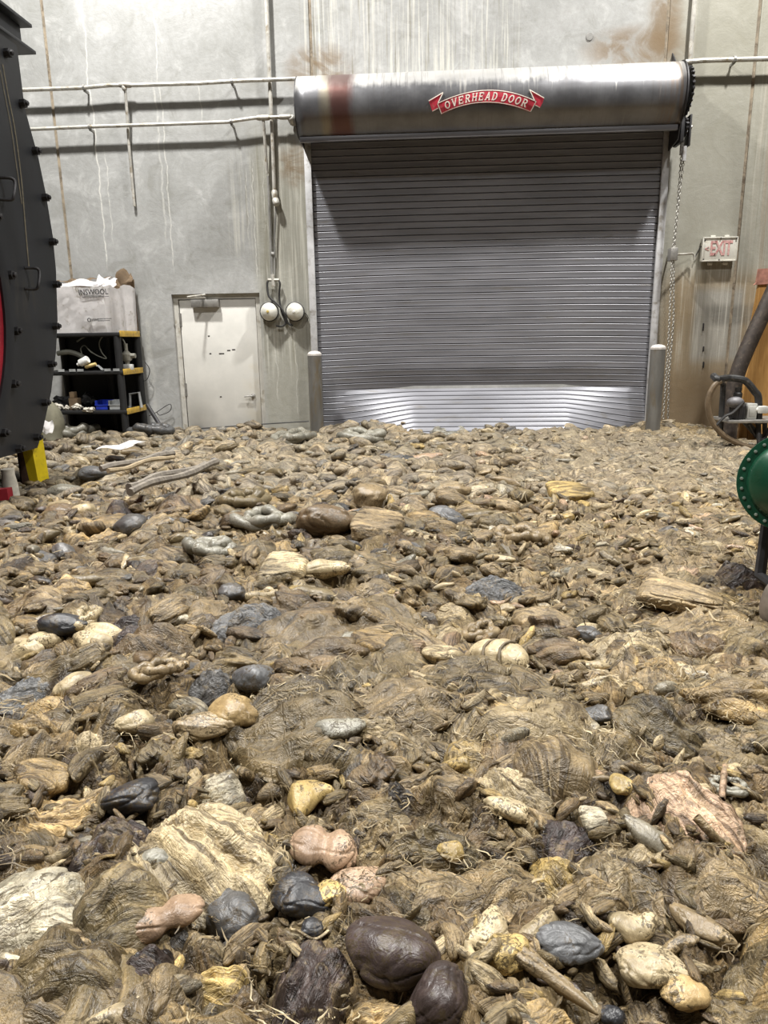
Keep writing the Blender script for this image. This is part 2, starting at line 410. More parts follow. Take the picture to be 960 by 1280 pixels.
TL = [(553.7, 116), (536, 126.5), (538, 132), (540.6, 139.7), (548, 136), (547, 129)]; TR = [(661.6, 112.5), (680, 123), (678, 129), (674.7, 135), (668, 131), (670, 126.6)]
poly_on(bm, idn, TL, 0.003); poly_on(bm, idn, TR, 0.003)
badge = door_part('ribbon_badge', bm, M_RED); badge['label'] = 'red ribbon badge with cream lettering'
bm = bmesh.new()
for i in range(20):
    for v0, v1 in ((0.03, 0.09), (0.93, 0.99)): poly_on(bm, ribbon, [(i/20, v0), ((i+1)/20, v0), ((i+1)/20, v1), (i/20, v1)], 0.012, 0.003)
for seg in (((553.7, 116), (536, 126.5)), ((553.7, 116.5), (547.5, 129)), ((547, 130), (552, 143)), ((540.6, 139.3), (547.5, 135.6)), ((661.6, 112.5), (680, 123)), ((662, 113), (668, 126)), ((670, 127), (663, 140)), ((674.7, 135), (669, 132))):
    (xa, ya), (xb, yb) = seg; L = math.hypot(xb-xa, yb-ya); nx, ny = -(yb-ya)/L*0.55, (xb-xa)/L*0.55
    poly_on(bm, idn, [(xa+nx, ya+ny), (xb+nx, yb+ny), (xb-nx, yb-ny), (xa-nx, ya-ny)], 0.013, 0.003)
bl = door_part('badge_border', bm, M_CREAM, badge)
def bar(x0, y0, x1, y1, w):
    L = math.hypot(x1-x0, y1-y0) or 1; nx, ny = -(y1-y0)/L*w/2, (x1-x0)/L*w/2
    return [(x0+nx, y0+ny), (x1+nx, y1+ny), (x1-nx, y1-ny), (x0-nx, y0-ny)]
def ring(cx, cy, rx, ry, w, a0, a1, n=12):
    out = []
    for k in range(n):
        s, e = a0+(a1-a0)*k/n, a0+(a1-a0)*(k+1)/n
        out.append([(cx+rx*math.cos(s), cy+ry*math.sin(s)), (cx+rx*math.cos(e), cy+ry*math.sin(e)), (cx+(rx-w)*math.cos(e), cy+(ry-w*.8)*math.sin(e)), (cx+(rx-w)*math.cos(s), cy+(ry-w*.8)*math.sin(s))])
    return out
W_ = 0.2; PI = math.pi
GL = {'O': ring(.5, .5, .48, .5, W_, 0, 2*PI, 16),
      'V': [bar(.16, 1, .5, 0, W_), bar(.84, 1, .5, 0, W_), bar(0, .95, .34, .95, .1), bar(.66, .95, 1, .95, .1)],
      'E': [bar(.2, 0, .2, 1, W_), bar(.05, .07, .92, .07, .14), bar(.05, .93, .9, .93, .14), bar(.2, .5, .7, .5, .13), bar(.87, 0, .87, .3, .1), bar(.85, .7, .85, 1, .1), bar(.66, .36, .66, .64, .1)],
      'R': [bar(.2, 0, .2, 1, W_), bar(.02, .05, .42, .05, .1), bar(.05, .93, .5, .93, .14), bar(.2, .47, .5, .47, .13), bar(.5, .45, .85, .03, W_), bar(.7, .05, 1, .05, .1)]+ring(.5, .7, .36, .3, W_, -PI/2, PI/2, 8),
      'H': [bar(.2, 0, .2, 1, W_), bar(.8, 0, .8, 1, W_), bar(.2, .5, .8, .5, .14)]+[bar(a, b, a+.38, b, .1) for a in (.01, .61) for b in (.05, .95)],
      'A': [bar(.14, 0, .5, 1, W_), bar(.86, 0, .5, 1, W_), bar(.25, .32, .75, .32, .13), bar(-.02, .05, .3, .05, .1), bar(.7, .05, 1.02, .05, .1)],
      'D': [bar(.2, 0, .2, 1, W_), bar(.05, .07, .5, .07, .14), bar(.05, .93, .5, .93, .14)]+ring(.45, .5, .48, .5, W_, -PI/2, PI/2, 10)}
adv = 0.0; word = 'OVERHEAD DOOR'; wid = [0.45 if c == ' ' else 1.0 for c in word]; tot = sum(wid)
for c, w0 in zip(word, wid):
    if c != ' ':
        bm = bmesh.new(); t0, tw = 0.055+0.90*adv/tot, 0.90*0.80/tot
        for pl in GL[c]: poly_on(bm, lambda u, v: ribbon(t0+tw*u, 0.20+0.62*v), pl, 0.012, 0.003)
        door_part('letter', bm, M_CREAM, badge)
    adv += w0

# chain hoist at the right end of the hood
hoist = thing('chain_hoist', 'black sprocket hand chain hoist hanging beside the roller door', 'chain hoist', (3.36, 10.9, FLOOR_Z))
SX = 3.335
bm = bmesh.new(); NT = 26; sc = Vector((SX, 10.72, 4.42)); pr = []
for k in range(NT*2):
    r = 0.30 if k % 2 else 0.27
    for e in (-.3, .3): a = 2*PI*(k+e)/(NT*2); pr.append(sc+Vector((0, r*math.cos(a), r*math.sin(a))))
prism(bm, pr, (0.03, 0, 0)); adopt(obj('sprocket', bm, M_STEELDK), hoist)
bm = bmesh.new(); NT = 12; s2 = Vector((SX, 10.66, 3.98)); pr = []
for k in range(NT*2):
    r = 0.115 if k % 2 else 0.09
    for e in (-.3, .3): a = 2*PI*(k+e)/(NT*2); pr.append(s2+Vector((0, r*math.cos(a), r*math.sin(a))))
prism(bm, pr, (0.03, 0, 0)); adopt(obj('sprocket', bm, M_STEELDK), hoist)
bm = bmesh.new(); bx(bm, SX-0.07, SX-0.02, 10.55, 10.85, 3.78, 4.1, 0.01); bx(bm, SX+0.05, SX+0.075, 10.58, 10.78, 3.74, 4.12, 0.006); adopt(obj('bracket', bm, M_STEELDK), hoist)
bm = bmesh.new(); tube(bm, [sc+Vector((-.12, 0, 0)), sc+Vector((.07, 0, 0))], 0.035); tube(bm, [s2+Vector((-.10, 0, 0)), s2+Vector((.10, 0, 0))], 0.028); adopt(obj('axle', bm, M_METAL), hoist)
for yy, zz in ((10.61, 3.64), (10.72, 3.74)):
    bm = bmesh.new(); tube(bm, [(SX+0.015, yy, zz-.08), (SX+0.015, yy, zz+.10)], 0.028, 10); adopt(obj('chain_guard', bm, M_GUIDE), hoist)
def chain(pts, name, mat, parent, pitch=0.042, r=0.0055, wd=0.013):
    bm = bmesh.new(); P = [Vector(p) for p in pts]; L = 0; acc = []
    for a, b in zip(P, P[1:]): acc.append((L, a, b, (b-a).length)); L += (b-a).length
    k = 0; s = pitch/2
    while s < L:
        for (l0, a, b, ln) in acc:
            if l0 <= s <= l0+ln:
                c = a.lerp(b, (s-l0)/ln); d = (b-a).normalized(); break
        u = d.cross(Vector((0, 1, 0))).normalized(); v = d.cross(u)
        if k % 2: u, v = v, u
        loop = [c+d*(pitch*0.62)*math.cos(a)+u*wd*math.sin(a)*1.05 for a in [2*PI*j/8 for j in range(8)]]
        rings = []
        for j in range(8):
            tg = (loop[(j+1) % 8]-loop[j-1]).normalized(); n2 = tg.cross(v).normalized()
            rings.append([bm.verts.new(loop[j]+n2*r*math.cos(q)+v*r*math.sin(q)) for q in (0, PI/2, PI, 3*PI/2)])
        for j in range(8):
            A, B = rings[j], rings[(j+1) % 8]
            for q in range(4): bm.faces.new((A[q], A[(q+1) % 4], B[(q+1) % 4], B[q]))
        k += 1; s += pitch
    return adopt(obj(name, bm, mat), parent)
M_CHAIN = simple('grey_steel_chain', (0.34, 0.33, 0.30), 0.45, 0.5, 0.25, 20)
ky = 10.72
kp = onY(841, 318, ky)
chain([(SX+.015, 10.61, 3.62), (kp.x-0.015, ky-.03, kp.z), onY(835, 440, ky), onY(829, 522, ky)], 'chain', M_CHAIN, hoist)
chain([(SX+.015, 10.72, 3.72), (kp.x+0.03, ky+.05, kp.z), onY(842, 400, ky+.05), onY(836, 470, ky+.05), onY(835, 524, ky+.05)], 'chain', M_CHAIN, hoist)
box('chain_keeper', kp.x-.045, kp.x+.055, ky-.05, ky+.10, kp.z-.085, kp.z+.085, M_METAL, hoist, 0.01)
pipe('keeper_rod', [(kp.x+.02, ky+.05, kp.z), onY(866, 317, ky+.2), onY(868, 320, ky+.2), onY(868, 325, ky+.2)], 0.014, M_CONDUIT, hoist, 8)
pipe('keeper_rod', [(kp.x+.02, ky+.05, kp.z), (kp.x+.02, WALL_Y, kp.z)], 0.012, M_CONDDK, hoist, 8)

# ------------------------------------------------------------------ the small door
door2 = thing('door_2', 'closed dirty white steel door left of the roller door', 'door', ((DX0+DX1)/2, WALL_Y, FLOOR_Z), kind='structure')
FY = WALL_Y+0.09
bm = bmesh.new()
bx(bm, DX0, DX0+0.075, FY-0.03, FY+0.08, FLOOR_Z, DZ1); bx(bm, DX1-0.075, DX1, FY-0.03, FY+0.08, FLOOR_Z, DZ1); bx(bm, DX0+0.075, DX1-0.075, FY-0.03, FY+0.08, DZ1-0.07, DZ1)
adopt(obj('door_frame', bm, M_FRAME), door2)
def door_mat():
    m = Mat('scuffed_white_door'); X, Y, Z = m.P(); w = m.world(); n = m.noise(w, 3, 5, .6); f = m.noise(w, 20, 4, .6)
    c = m.mix(n.step(.3, .7), (0.60, 0.59, 0.55), (0.69, 0.675, 0.63))
    c = m.mix(X.step(-3.0, -2.65)*Z.step(1.4, .9)*n.step(.35, .6)*0.5, c, (0.45, 0.40, 0.28))
    c = m.mix(f.step(.72, .78)*0.7, c, (0.16, 0.14, 0.11))
    return m.out(c, 0.45, 0, m.bump(f, .05, .004))
M_DOOR = door_mat()
lx0, lx1 = DX0+0.085, DX1-0.085
leaf = box('door_leaf', lx0, lx1, FY-0.012, FY+0.04, FLOOR_Z+0.01, DZ1-0.08, M_DOOR, door2, 0.004)
for pz in (400, 487):
    bm = bmesh.new(); p = onY(224 if pz == 400 else 230, pz, FY); tube(bm, [(lx0-0.004, FY-.02, p.z-.10), (lx0-0.004, FY-.02, p.z+.10)], 0.014, 8); bx(bm, lx0-.03, lx0+.02, FY-.016, FY-.008, p.z-.095, p.z+.095)
    adopt(obj('hinge', bm, M_METAL), door2)
a = onY(239, 375, FY-.06); b = onY(274, 384, FY-.06)
bm = bmesh.new(); bx(bm, a.x, b.x, FY-.095, FY-.012, b.z, a.z, .008); clo = adopt(obj('door_closer', bm, M_METAL), door2)
bm = bmesh.new(); e0 = Vector((a.x+.22, FY-.06, a.z)); e1 = onY(234, 371, FY-.33); e2 = onY(258, 368, FY-.06)
tube(bm, [e0, e0+Vector((0, 0, .03)), e1], .012, 6); tube(bm, [e1, e2], .012, 6); bx(bm, e2.x-.10, e2.x+.12, FY-.05, FY-.02, e2.z-.02, e2.z+.02, .004); adopt(obj('closer_arm', bm, M_CONDUIT), door2)
hd = onY(316, 495, FY-.05); bm = bmesh.new()
lathe(bm, [(0, 0), (.035, 0), (.035, .02), (.02, .025), (.014, .05), (0, .05)], axis_matrix((hd.x, FY-.012, hd.z), (0, -1, 0)), 14); tube(bm, [(hd.x, FY-.06, hd.z), (hd.x-.13, FY-.06, hd.z-.005)], .013, 8)
adopt(obj('lever_handle', bm, M_METAL), door2)
for px_, py_, L in ((277, 442, .08), (286, 438, .05), (292, 437, .05), (263, 442, .03), (261, 420, .03), (276, 496, .03)):
    p = onY(px_, py_, FY-.014); box('scuff_mark', p.x-L/2, p.x+L/2, FY-.0145, FY-.012, p.z-.008, p.z+.008, M_STEELDK, door2, 0)

# ------------------------------------------------------------------ bollards
for (px_, py_, Y, lab) in ((393, 441, 10.52, 'grey steel bollard with pale cap at the left door guide'), (823, 433, 10.36, 'grey steel bollard with pale cap at the right door guide')):
    p = onY(px_, py_, Y); R_ = 0.100; t = thing('bollard', lab, 'bollard', (p.x, Y, FLOOR_Z), 'bollards guarding the roller door')
    bm = bmesh.new(); lathe(bm, [(R_, FLOOR_Z), (R_, p.z-.03), (R_-.004, p.z-.025)], Matrix.Translation((p.x, Y, 0)), 24); adopt(obj('post', bm, M_BOLLARD), t)
    bm = bmesh.new(); lathe(bm, [(R_+.002, p.z-.04), (R_+.002, p.z-.015), (R_*.8, p.z+.012), (R_*.4, p.z+.024), (0, p.z+.028)], Matrix.Translation((p.x, Y, 0)), 24); adopt(obj('cap', bm, M_CAP), t)

# ------------------------------------------------------------------ conduits
def run(label, main, r, mat, drops=(), clamps=(), fits=(), n=0, name='conduit'):
    t = thing(name, label, 'conduit', (main[0][0], WALL_Y, main[0][2]))
    pipe('pipe', main, r, mat, t, 10, n)
    for d in drops: pipe('drop_pipe', d[0], d[1], mat, t, 8)
    for c in clamps:
        bm = bmesh.new(); c = Vector(c); tube(bm, [c+Vector((-.015, 0, 0)), c+Vector((.015, 0, 0))], r*1.5, 10); bx(bm, c.x-.012, c.x+.012, c.y, WALL_Y, c.z-.05, c.z-.02); adopt(obj('clamp', bm, M_CONDDK), t)
    for a, b, rr in fits:
        bm = bmesh.new(); a, b = Vector(a), Vector(b); d = (b-a); tube(bm, [a, a+d*.15, a+d*.85, b], [rr*.8, rr, rr, rr*.8], 10); adopt(obj('fitting', bm, mat), t)
    return t
OF = 0.13
run('upper pale horizontal conduit crossing the left wall with a drop', [wp(-30, 115, OF), wp(30, 112.5, OF), wp(100, 110, OF), wp(138, 106.5, OF), wp(170, 106.5, OF), wp(250, 104, OF), wp(300, 101, OF), wp(371, 98.5, OF)], 0.026, M_CONDUIT,
    drops=[([wp(156, 108, OF), wp(158, 130, OF*.8), wp(161, 180, .05), wp(168, 258, .04)], .021)], clamps=[wp(105, 109.5, OF), wp(290, 102, OF)], fits=[(wp(149, 106.5, OF), wp(164, 106.5, OF), .036), (wp(154, 107, OF), wp(156.5, 113, OF), .034)])
run('lower pale horizontal conduit crossing the left wall to the hood', [wp(-30, 164, OF), wp(42, 161.5, OF), wp(110, 158.5, OF), wp(200, 155.5, OF), wp(285, 152.5, OF), wp(300, 150, OF), wp(318, 147.5, OF), wp(362, 146, OF)], 0.024, M_CONDUIT,
    drops=[([wp(329, 148, OF), wp(331, 175, OF*.7), wp(334, 217, .05)], .021)], clamps=[wp(112, 158.5, OF), wp(289, 152, OF)], fits=[(wp(321, 147.5, OF), wp(337, 147, OF), .036), (wp(349, 146.5, OF), wp(364, 146, OF), .034), (wp(363, 146, OF), wp(368, 155, .05), .055)])
run('tall vertical conduit left of the roller door ending in an elbow', [wp(332, -20, .07), wp(337, 100, .07), wp(341, 180, .05), wp(343, 238, .04)], 0.027, M_CONDUIT,
    clamps=[], fits=[(wp(343, 238, .04), wp(344, 250, .05), .045), (wp(344, 249, .06), wp(346, 256, .10), .05)])
run('pair of thin grey conduits dropping to the lamp connector', [wp(335, 220, .05), wp(338, 290, .05), wp(340, 345, .05)], 0.018, M_CONDDK,
    drops=[([wp(345, 256, .05), wp(343, 300, .05), wp(343, 345, .05)], .013)], fits=[(wp(339, 317, .05), wp(343, 318, .05), .03)])
run('vertical conduit at the right of the hood', [wp(870, -20, .06), wp(866, 30, .06), wp(863, 72, .06), wp(861, 110, .06), wp(858, 150, .06)], 0.030, M_CONDUIT)
run('horizontal conduit running right from the hood', [wp(857, 77.5, .10), wp(880, 75.5, .12), wp(920, 74.5, .12), wp(960, 73.5, .12), wp(1010, 72, .12)], 0.030, M_CONDUIT, clamps=[wp(918, 74.5, .12)])
# connector with two flexible cables and the twin round lamps
cn = wp(342, 352, .07); con = thing('lamp_connector', 'small grey pipe tee with black cables above the two round lamps', 'connector', (cn.x, WALL_Y, cn.z))
bm = bmesh.new(); tube(bm, [wp(340.5, 343, .07), wp(342, 358, .07)], .028, 10); tube(bm, [wp(335, 350, .07), wp(349, 350, .07)], .022, 10); adopt(obj('tee', bm, M_CONDUIT), con)
pipe('cable', [wp(336, 350, .07), wp(334, 355, .08), wp(336, 370, .09), wp(344, 378, .10), wp(352, 386, .09), wp(357, 396, .08), wp(360, 404, .07), wp(366, 407, .07)], .016, M_BLACK, con, 8, 5)
pipe('cable', [wp(348, 350, .07), wp(350, 355, .08), wp(349, 370, .05), wp(352, 390, .05), wp(357, 403, .05), wp(352, 408, .06), wp(345, 407, .07)], .014, M_BLACK, con, 8, 5)
for px_, py_, lab in ((338, 390, 'round white bulkhead lamp with yellowed bulb spot, nearer the small door'), (370, 390, 'round white bulkhead lamp nearer the roller door')):
    c = wp(px_, py_, .0); t = thing('bulkhead_lamp', lab, 'wall lamp', c, 'twin round wall lamps')
    Mx = axis_matrix((c.x, WALL_Y, c.z), (0, -1, 0)); R_ = 0.135
    bm = bmesh.new(); lathe(bm, [(0, 0), (R_*.8, 0), (R_*1.04, .05), (R_*1.06, .085), (R_*.96, .095)], Mx, 28); adopt(obj('housing', bm, M_STEELDK), t)
    bm = bmesh.new(); lathe(bm, [(R_*.97, .085), (R_*.9, .12), (R_*.7, .155), (R_*.4, .18), (0, .19)], Mx, 28); adopt(obj('lens', bm, M_LENS), t)
    bm = bmesh.new(); lathe(bm, [(.022, .184), (.018, .196), (0, .2)], Mx, 12); adopt(obj('lens_nub', bm, simple('lens_nub', (0.55, 0.42, 0.14) if px_ == 338 else (0.7, 0.7, 0.68), .3)), t)
pipe('lamp_lead', [wp(381, 391, .07), wp(385, 396, .04), wp(384, 402, .02)], .006, M_BLACK, con, 6, 4)

# ------------------------------------------------------------------ exit sign
def text_mesh(body, size, mat, name, bold=0.0, spacing=1.0, th=0.002):
    cu = bpy.data.curves.new('txt', 'FONT'); cu.body = body; cu.size = size; cu.offset = bold; cu.extrude = th; cu.align_x = 'CENTER'; cu.align_y = 'CENTER'; cu.space_character = spacing; cu.resolution_u = 2
    ob = bpy.data.objects.new('txt', cu); C.objects.link(ob); bpy.context.view_layer.update()
    me = bpy.data.meshes.new_from_object(ob.evaluated_get(bpy.context.evaluated_depsgraph_get())); bpy.data.objects.remove(ob); bpy.data.curves.remove(cu)
    me.materials.clear(); me.materials.append(mat); me.name = name; return me
EY = 10.90
a = onY(878, 297, EY); b = onY(921, 326, EY)
sign = thing('exit_sign', 'faded white exit sign with pinkish red letters on the right wall', 'exit sign', ((a.x+b.x)/2, EY, b.z))
cx, cz = (a.x+b.x)/2, (a.z+b.z)/2; W2, H2 = 0.235, 0.155
M_SIGN = simple('yellowed_sign_plastic', (0.60, 0.585, 0.52), .5, 0, .1, 6, (.40, .36, .27), .25)
M_PINK = simple('faded_red_lettering', (0.50, 0.22, 0.21), .6, 0, .3, 30, (0.55, 0.42, 0.38), .5)
bm = bmesh.new(); bx(bm, cx-W2, cx+W2, EY, EY+.085, cz-H2, cz+H2, .012); adopt(obj('sign_box', bm, M_SIGN), sign)
bm = bmesh.new()
for (x0, x1, z0, z1) in ((-W2, W2, H2-.012, H2+.008), (-W2, W2, -H2-.006, -H2+.012), (-W2-.004, -W2+.012, -H2, H2), (W2-.012, W2+.004, -H2, H2)): bx(bm, cx+x0, cx+x1, EY-.012, EY+.02, cz+z0, cz+z1, .003)
adopt(obj('sign_rim', bm, M_SIGN), sign)
for i, ch in enumerate('EXIT'):
    me = text_mesh(ch, .27, M_PINK, 'letter', .006); lt = link('letter', me, None); lt.matrix_world = Matrix.Translation((cx-.095+(0, .085, .155, .215)[i], EY-.004, cz+.005)) @ Matrix.Rotation(PI/2, 4, 'X') @ Matrix.Diagonal((.60, 1, 1, 1)); mw = lt.matrix_world.copy(); lt.parent = sign; lt.matrix_parent_inverse = Matrix.Translation(-Vector(sign.location))
me = text_mesh('<', .11, M_PINK, 'arrow', .001); lt = link('arrow', me, None); lt.matrix_world = Matrix.Translation((cx-.175, EY-.004, cz+.005)) @ Matrix.Rotation(PI/2, 4, 'X'); lt.parent = sign; lt.matrix_parent_inverse = Matrix.Translation(-Vector(sign.location))
for dx, dz in ((-.21, .12), (0, .145), (.215, .14), (-.21, -.13), (0, -.14)):
    bm = bmesh.new(); lathe(bm, [(.009, 0), (.009, .006), (0, .009)], axis_matrix((cx+dx, EY-.012 if abs(dz) > .135 else EY, cz+dz), (0, -1, 0)), 8); adopt(obj('screw', bm, M_STEELDK), sign)
for dx in (-.13, .08):
    bm = bmesh.new(); tube(bm, [(cx+dx, EY+.05, cz-H2-.03), (cx+dx+.06, EY+.05, cz-H2-.03)], .022, 8); adopt(obj('knockout', bm, M_SIGN), sign)
for dx in (-.09, .10): box('mount_lug', cx+dx-.035, cx+dx+.035, EY+.03, WALL_Y, cz+H2, cz+H2+.035, M_SIGN, sign, .008)
pipe('lead', [(cx-W2, EY+.05, cz+.05), wp(875, 310, .06), wp(871, 317, .05), wp(869, 322, .05)], .008, M_BLACK, sign, 6, 4)
for y_, h_ in ((404, 12), (433, 8), (452, 10)):
    a = wp(879, y_); o = box('wall_anchor_stub', a.x-.006, a.x+.008, WALL_Y-.03, WALL_Y, a.z-h_*.009, a.z, M_STEELDK, wallb, .004)
for y_, x_ in ((46, 737),):
    bm = bmesh.new(); c = wp(x_, y_); lathe(bm, [(0, 0), (.05, 0), (.045, .012), (0, .014)], axis_matrix(c, (0, -1, 0)), 16); adopt(obj('plug', bm, M_CONDDK), wallb)

# ------------------------------------------------------------------ black plastic shelving and its load
M_PLAST = simple('black_plastic', (0.007, 0.007, 0.0075), .65, 0, .3, 6)
M_YEL = simple('worn_yellow_strip', (0.50, 0.32, 0.045), .5, 0, .2, 9, (.22, .15, .06), .3)
M_CARD = simple('white_carton_board', (0.86, 0.84, 0.835), .7, 0, .10, 5, (.45, .41, .35), .2)
M_KRAFT = simple('brown_cardboard', (0.25, 0.175, 0.105), .8, 0, .25, 6)
M_INK = simple('black_print', (0.03, 0.03, 0.032), .6)
SX1 = -4.365; SX0 = -5.62; SY0, SY1 = 10.16, 10.93
sh = thing('shelving_unit', 'black plastic shelving unit with yellow edge strips against the wall', 'shelf', ((SX0+SX1)/2, (SY0+SY1)/2, FLOOR_Z))
LEV = (1.47, 0.94, 0.38, -0.10)
for z in LEV:
    bm = bmesh.new(); bx(bm, SX0, SX1, SY0, SY1, z-.05, z, .008)
    for k in range(6): bx(bm, SX0+.02, SX1-.02, SY0+.08+k*.11, SY0+.10+k*.11, z-.062, z-.05)
    adopt(obj('shelf_board', bm, M_PLAST), sh)
for z in LEV[:3]:
    ys = box('edge_strip', SX1-.004, SX1+.012, SY0+.01, SY1-.06, z-.06, z+.022, M_YEL, sh, .003)
for x in (SX0+.05, (SX0+SX1)/2+.12, SX1-.06):
    for y in (SY0+.05, SY1-.05):
        if abs(x-(SX0+SX1)/2-.12) < .01 and y < SY0+.1: continue
        bm = bmesh.new(); lathe(bm, [(.05, FLOOR_Z), (.05, LEV[0]-.05)], Matrix.Translation((x, y, 0)), 12); adopt(obj('post', bm, M_PLAST), sh)
box('back_panel', SX0+.02, SX1-.02, SY1-.012, SY1+.01, FLOOR_Z, LEV[0]-.05, M_PLAST, sh, 0)
# torn white carton on the top shelf
BX0, BX1, BY0, BY1, BZ0 = SX0+.10, SX1-.02, SY0+.02, SY1-.02, LEV[0]
bz1 = onY(120, 357, BY0).z
bxo = thing('torn_carton', 'torn white cardboard carton with black print on top of the shelving', 'box', ((BX0+BX1)/2, (BY0+BY1)/2, BZ0))
def sheet(bm, P, n, m, fn, th):               # bilinear patch with a bend, pushed to a thickness
    g = []
    for i in range(n+1):
        row = []
        for j in range(m+1):
            u, v = i/n, j/m
            p = (P[0]*(1-u)+P[1]*u)*(1-v)+(P[3]*(1-u)+P[2]*u)*v
            row.append(bm.verts.new(p+fn(u, v)))
        g.append(row)
    fs = []
    for i in range(n):
        for j in range(m): fs.append(bm.faces.new((g[i][j], g[i+1][j], g[i+1][j+1], g[i][j+1])))
    r = bmesh.ops.solidify(bm, geom=fs, thickness=th); return bm
Vv = Vector; rnd = random.Random(5)
crump = lambda sx, sy, a: (lambda u, v: Vv((0, a*math.sin(u*9+sx)*math.sin(v*7+sy)+a*.7*math.sin(u*23+v*17), a*.6*math.sin(u*13+sy)*v)))
bm = bmesh.new(); sheet(bm, [Vv((BX0, BY0, BZ0)), Vv((BX1-.17, BY0, BZ0)), Vv((BX1-.14, BY0-.03, bz1-.02)), Vv((BX0, BY0-.02, bz1))], 16, 8, crump(1, 2, .008), .006); adopt(obj('front_face', bm, M_CARD), bxo)
bm = bmesh.new(); sheet(bm, [Vv((BX1-.17, BY0, BZ0)), Vv((BX1, BY1, BZ0)), Vv((BX1+.0, BY1, bz1+.03)), Vv((BX1-.14, BY0-.03, bz1-.02))], 10, 8, lambda u, v: Vv((.022*math.sin(u*8)*v+.02*math.sin(u*17), 0, .03*math.sin(u*11)*v)), .006); adopt(obj('side_face', bm, M_CARD), bxo)
bm = bmesh.new(); sheet(bm, [Vv((BX0, BY1, BZ0)), Vv((BX1, BY1, BZ0)), Vv((BX1, BY1, bz1+.13)), Vv((BX0, BY1, bz1+.10))], 12, 5, crump(0, 1, .008), .006); adopt(obj('back_face', bm, M_KRAFT), bxo)
bm = bmesh.new(); sheet(bm, [Vv((BX0, BY0-.02, bz1)), Vv((BX1-.22, BY0-.03, bz1-.01)), Vv((BX1-.30, BY1-.1, bz1+.145)), Vv((BX0, BY1-.1, bz1+.11))], 14, 6, lambda u, v: Vv((0, 0, .022*math.sin(u*11+v*3)*(.3+v))), .006); adopt(obj('top_flap', bm, M_CARD), bxo)
bm = bmesh.new(); sheet(bm, [Vv((BX0, BY1-.14, bz1+.10)), Vv((BX1-.32, BY1-.14, bz1+.135)), Vv((BX1-.30, BY1-.02, bz1+.17)), Vv((BX0, BY1-.02, bz1+.14))], 14, 3, lambda u, v: Vv((0, .02*math.sin(u*15), .018*math.sin(u*19+v*3))), .006); adopt(obj('torn_edge', bm, M_KRAFT), bxo)
bm = bmesh.new(); sheet(bm, [Vv((BX1-.30, BY1-.28, bz1+.02)), Vv((BX1+.01, BY1-.10, bz1+.0)), Vv((BX1-.03, BY1+.0, bz1+.20)), Vv((BX1-.14, BY1-.06, bz1+.27))], 6, 6, lambda u, v: Vv((.03*math.sin(u*5+v*6), .05*math.sin(v*5+u*3), .03*math.sin(u*8))), .006); adopt(obj('brown_flap', bm, M_KRAFT), bxo)
bm = bmesh.new(); sheet(bm, [Vv((BX1-.36, BY0+.05, bz1+.0)), Vv((BX1-.08, BY0+.25, bz1-.0)), Vv((BX1-.10, BY0+.40, bz1+.10)), Vv((BX1-.34, BY0+.3, bz1+.15))], 6, 6, lambda u, v: Vv((.02*math.sin(u*9+v*3), .02*math.sin(v*7), .03*math.sin(u*7+v*8))), .006); adopt(obj('crumpled_liner', bm, M_CARD), bxo)
def decal(body, px_, py_, size, bold, name, parent, Y, sx=1.0):
    p = onY(px_, py_, Y); me = text_mesh(body, size, M_INK, name, bold, 1.0, .0015); q = link(name, me, None)
    q.matrix_world = Matrix.Translation(p) @ Matrix.Rotation(math.radians(-1.0), 4, 'Y') @ Matrix.Rotation(PI/2, 4, 'X') @ Matrix.Diagonal((sx, 1, 1, 1)); q.parent = parent; q.matrix_parent_inverse = Matrix.Translation(-Vector(parent.location)); return q
fy = BY0-.034
decal('INSWOOL', 116.5, 365.3, .105, .001, 'printed_name', bxo, fy, .86)
p0, p1 = onY(102, 371.2, fy), onY(136, 370, fy); bm = bmesh.new(); prism(bm, [p0, p1, p1+Vv((0, 0, -.006)), p0+Vv((0, 0, -.006))], (0, .004, 0)); adopt(obj('printed_rule', bm, M_INK), bxo)
p0, p1 = onY(105, 369.6, fy), onY(126, 368.9, fy); bm = bmesh.new(); prism(bm, [p0, p1, p1+Vv((0, 0, -.012)), p0+Vv((0, 0, -.012))], (0, .004, 0)); adopt(obj('printed_rule', bm, M_CONDDK), bxo)
c = onY(111.5, 400, fy); bm = bmesh.new(); tube(bm, [c+Vv((.024*math.cos(k*PI/8), 0, .024*math.sin(k*PI/8))) for k in range(17)], .006, 5, False); adopt(obj('printed_logo', bm, M_INK), bxo)
decal('HWI', 119, 400.0, .05, .001, 'printed_logo', bxo, fy)
decal('HARBISONWALKER', 131, 398.5, .022, .0003, 'printed_line', bxo, fy); decal('INTERNATIONAL', 130.5, 400.8, .022, .0003, 'printed_line', bxo, fy)
# loose things on the shelves
M_WPL = simple('white_plastic', (.62, .62, .60), .4); M_TAN = simple('yellow_tube', (.50, .38, .16), .5); M_BLUE = simple('blue_plastic', (.012, .03, .30), .4); M_GREY = simple('grey_plastic', (.30, .31, .31), .5)
M_HOSE = simple('grey_green_hose', (.14, .14, .115), .6); M_PIPEG = simple('grey_valve_metal', (.28, .27, .23), .55, .2)
M_CLOTH = simple('dirty_rag', (.45, .42, .36), .9, 0, .3, 20)
Y2 = SY0+.03
def bottle(px0, py0, px1, py1, r, mat, name, label, cat, neck=True, Y=Y2):
    a, b = onY(px0, py0, Y), onY(px1, py1, Y); L = (b-a).length; bm = bmesh.new()
    lathe(bm, [(0, 0), (r*.9, 0), (r, .01), (r, L*.72), (r*.45 if neck else r*.95, L*.86), (r*.4 if neck else r*.9, L), (0, L)], axis_matrix(a, b-a), 16); return tag(obj(name, bm, mat), label, cat)
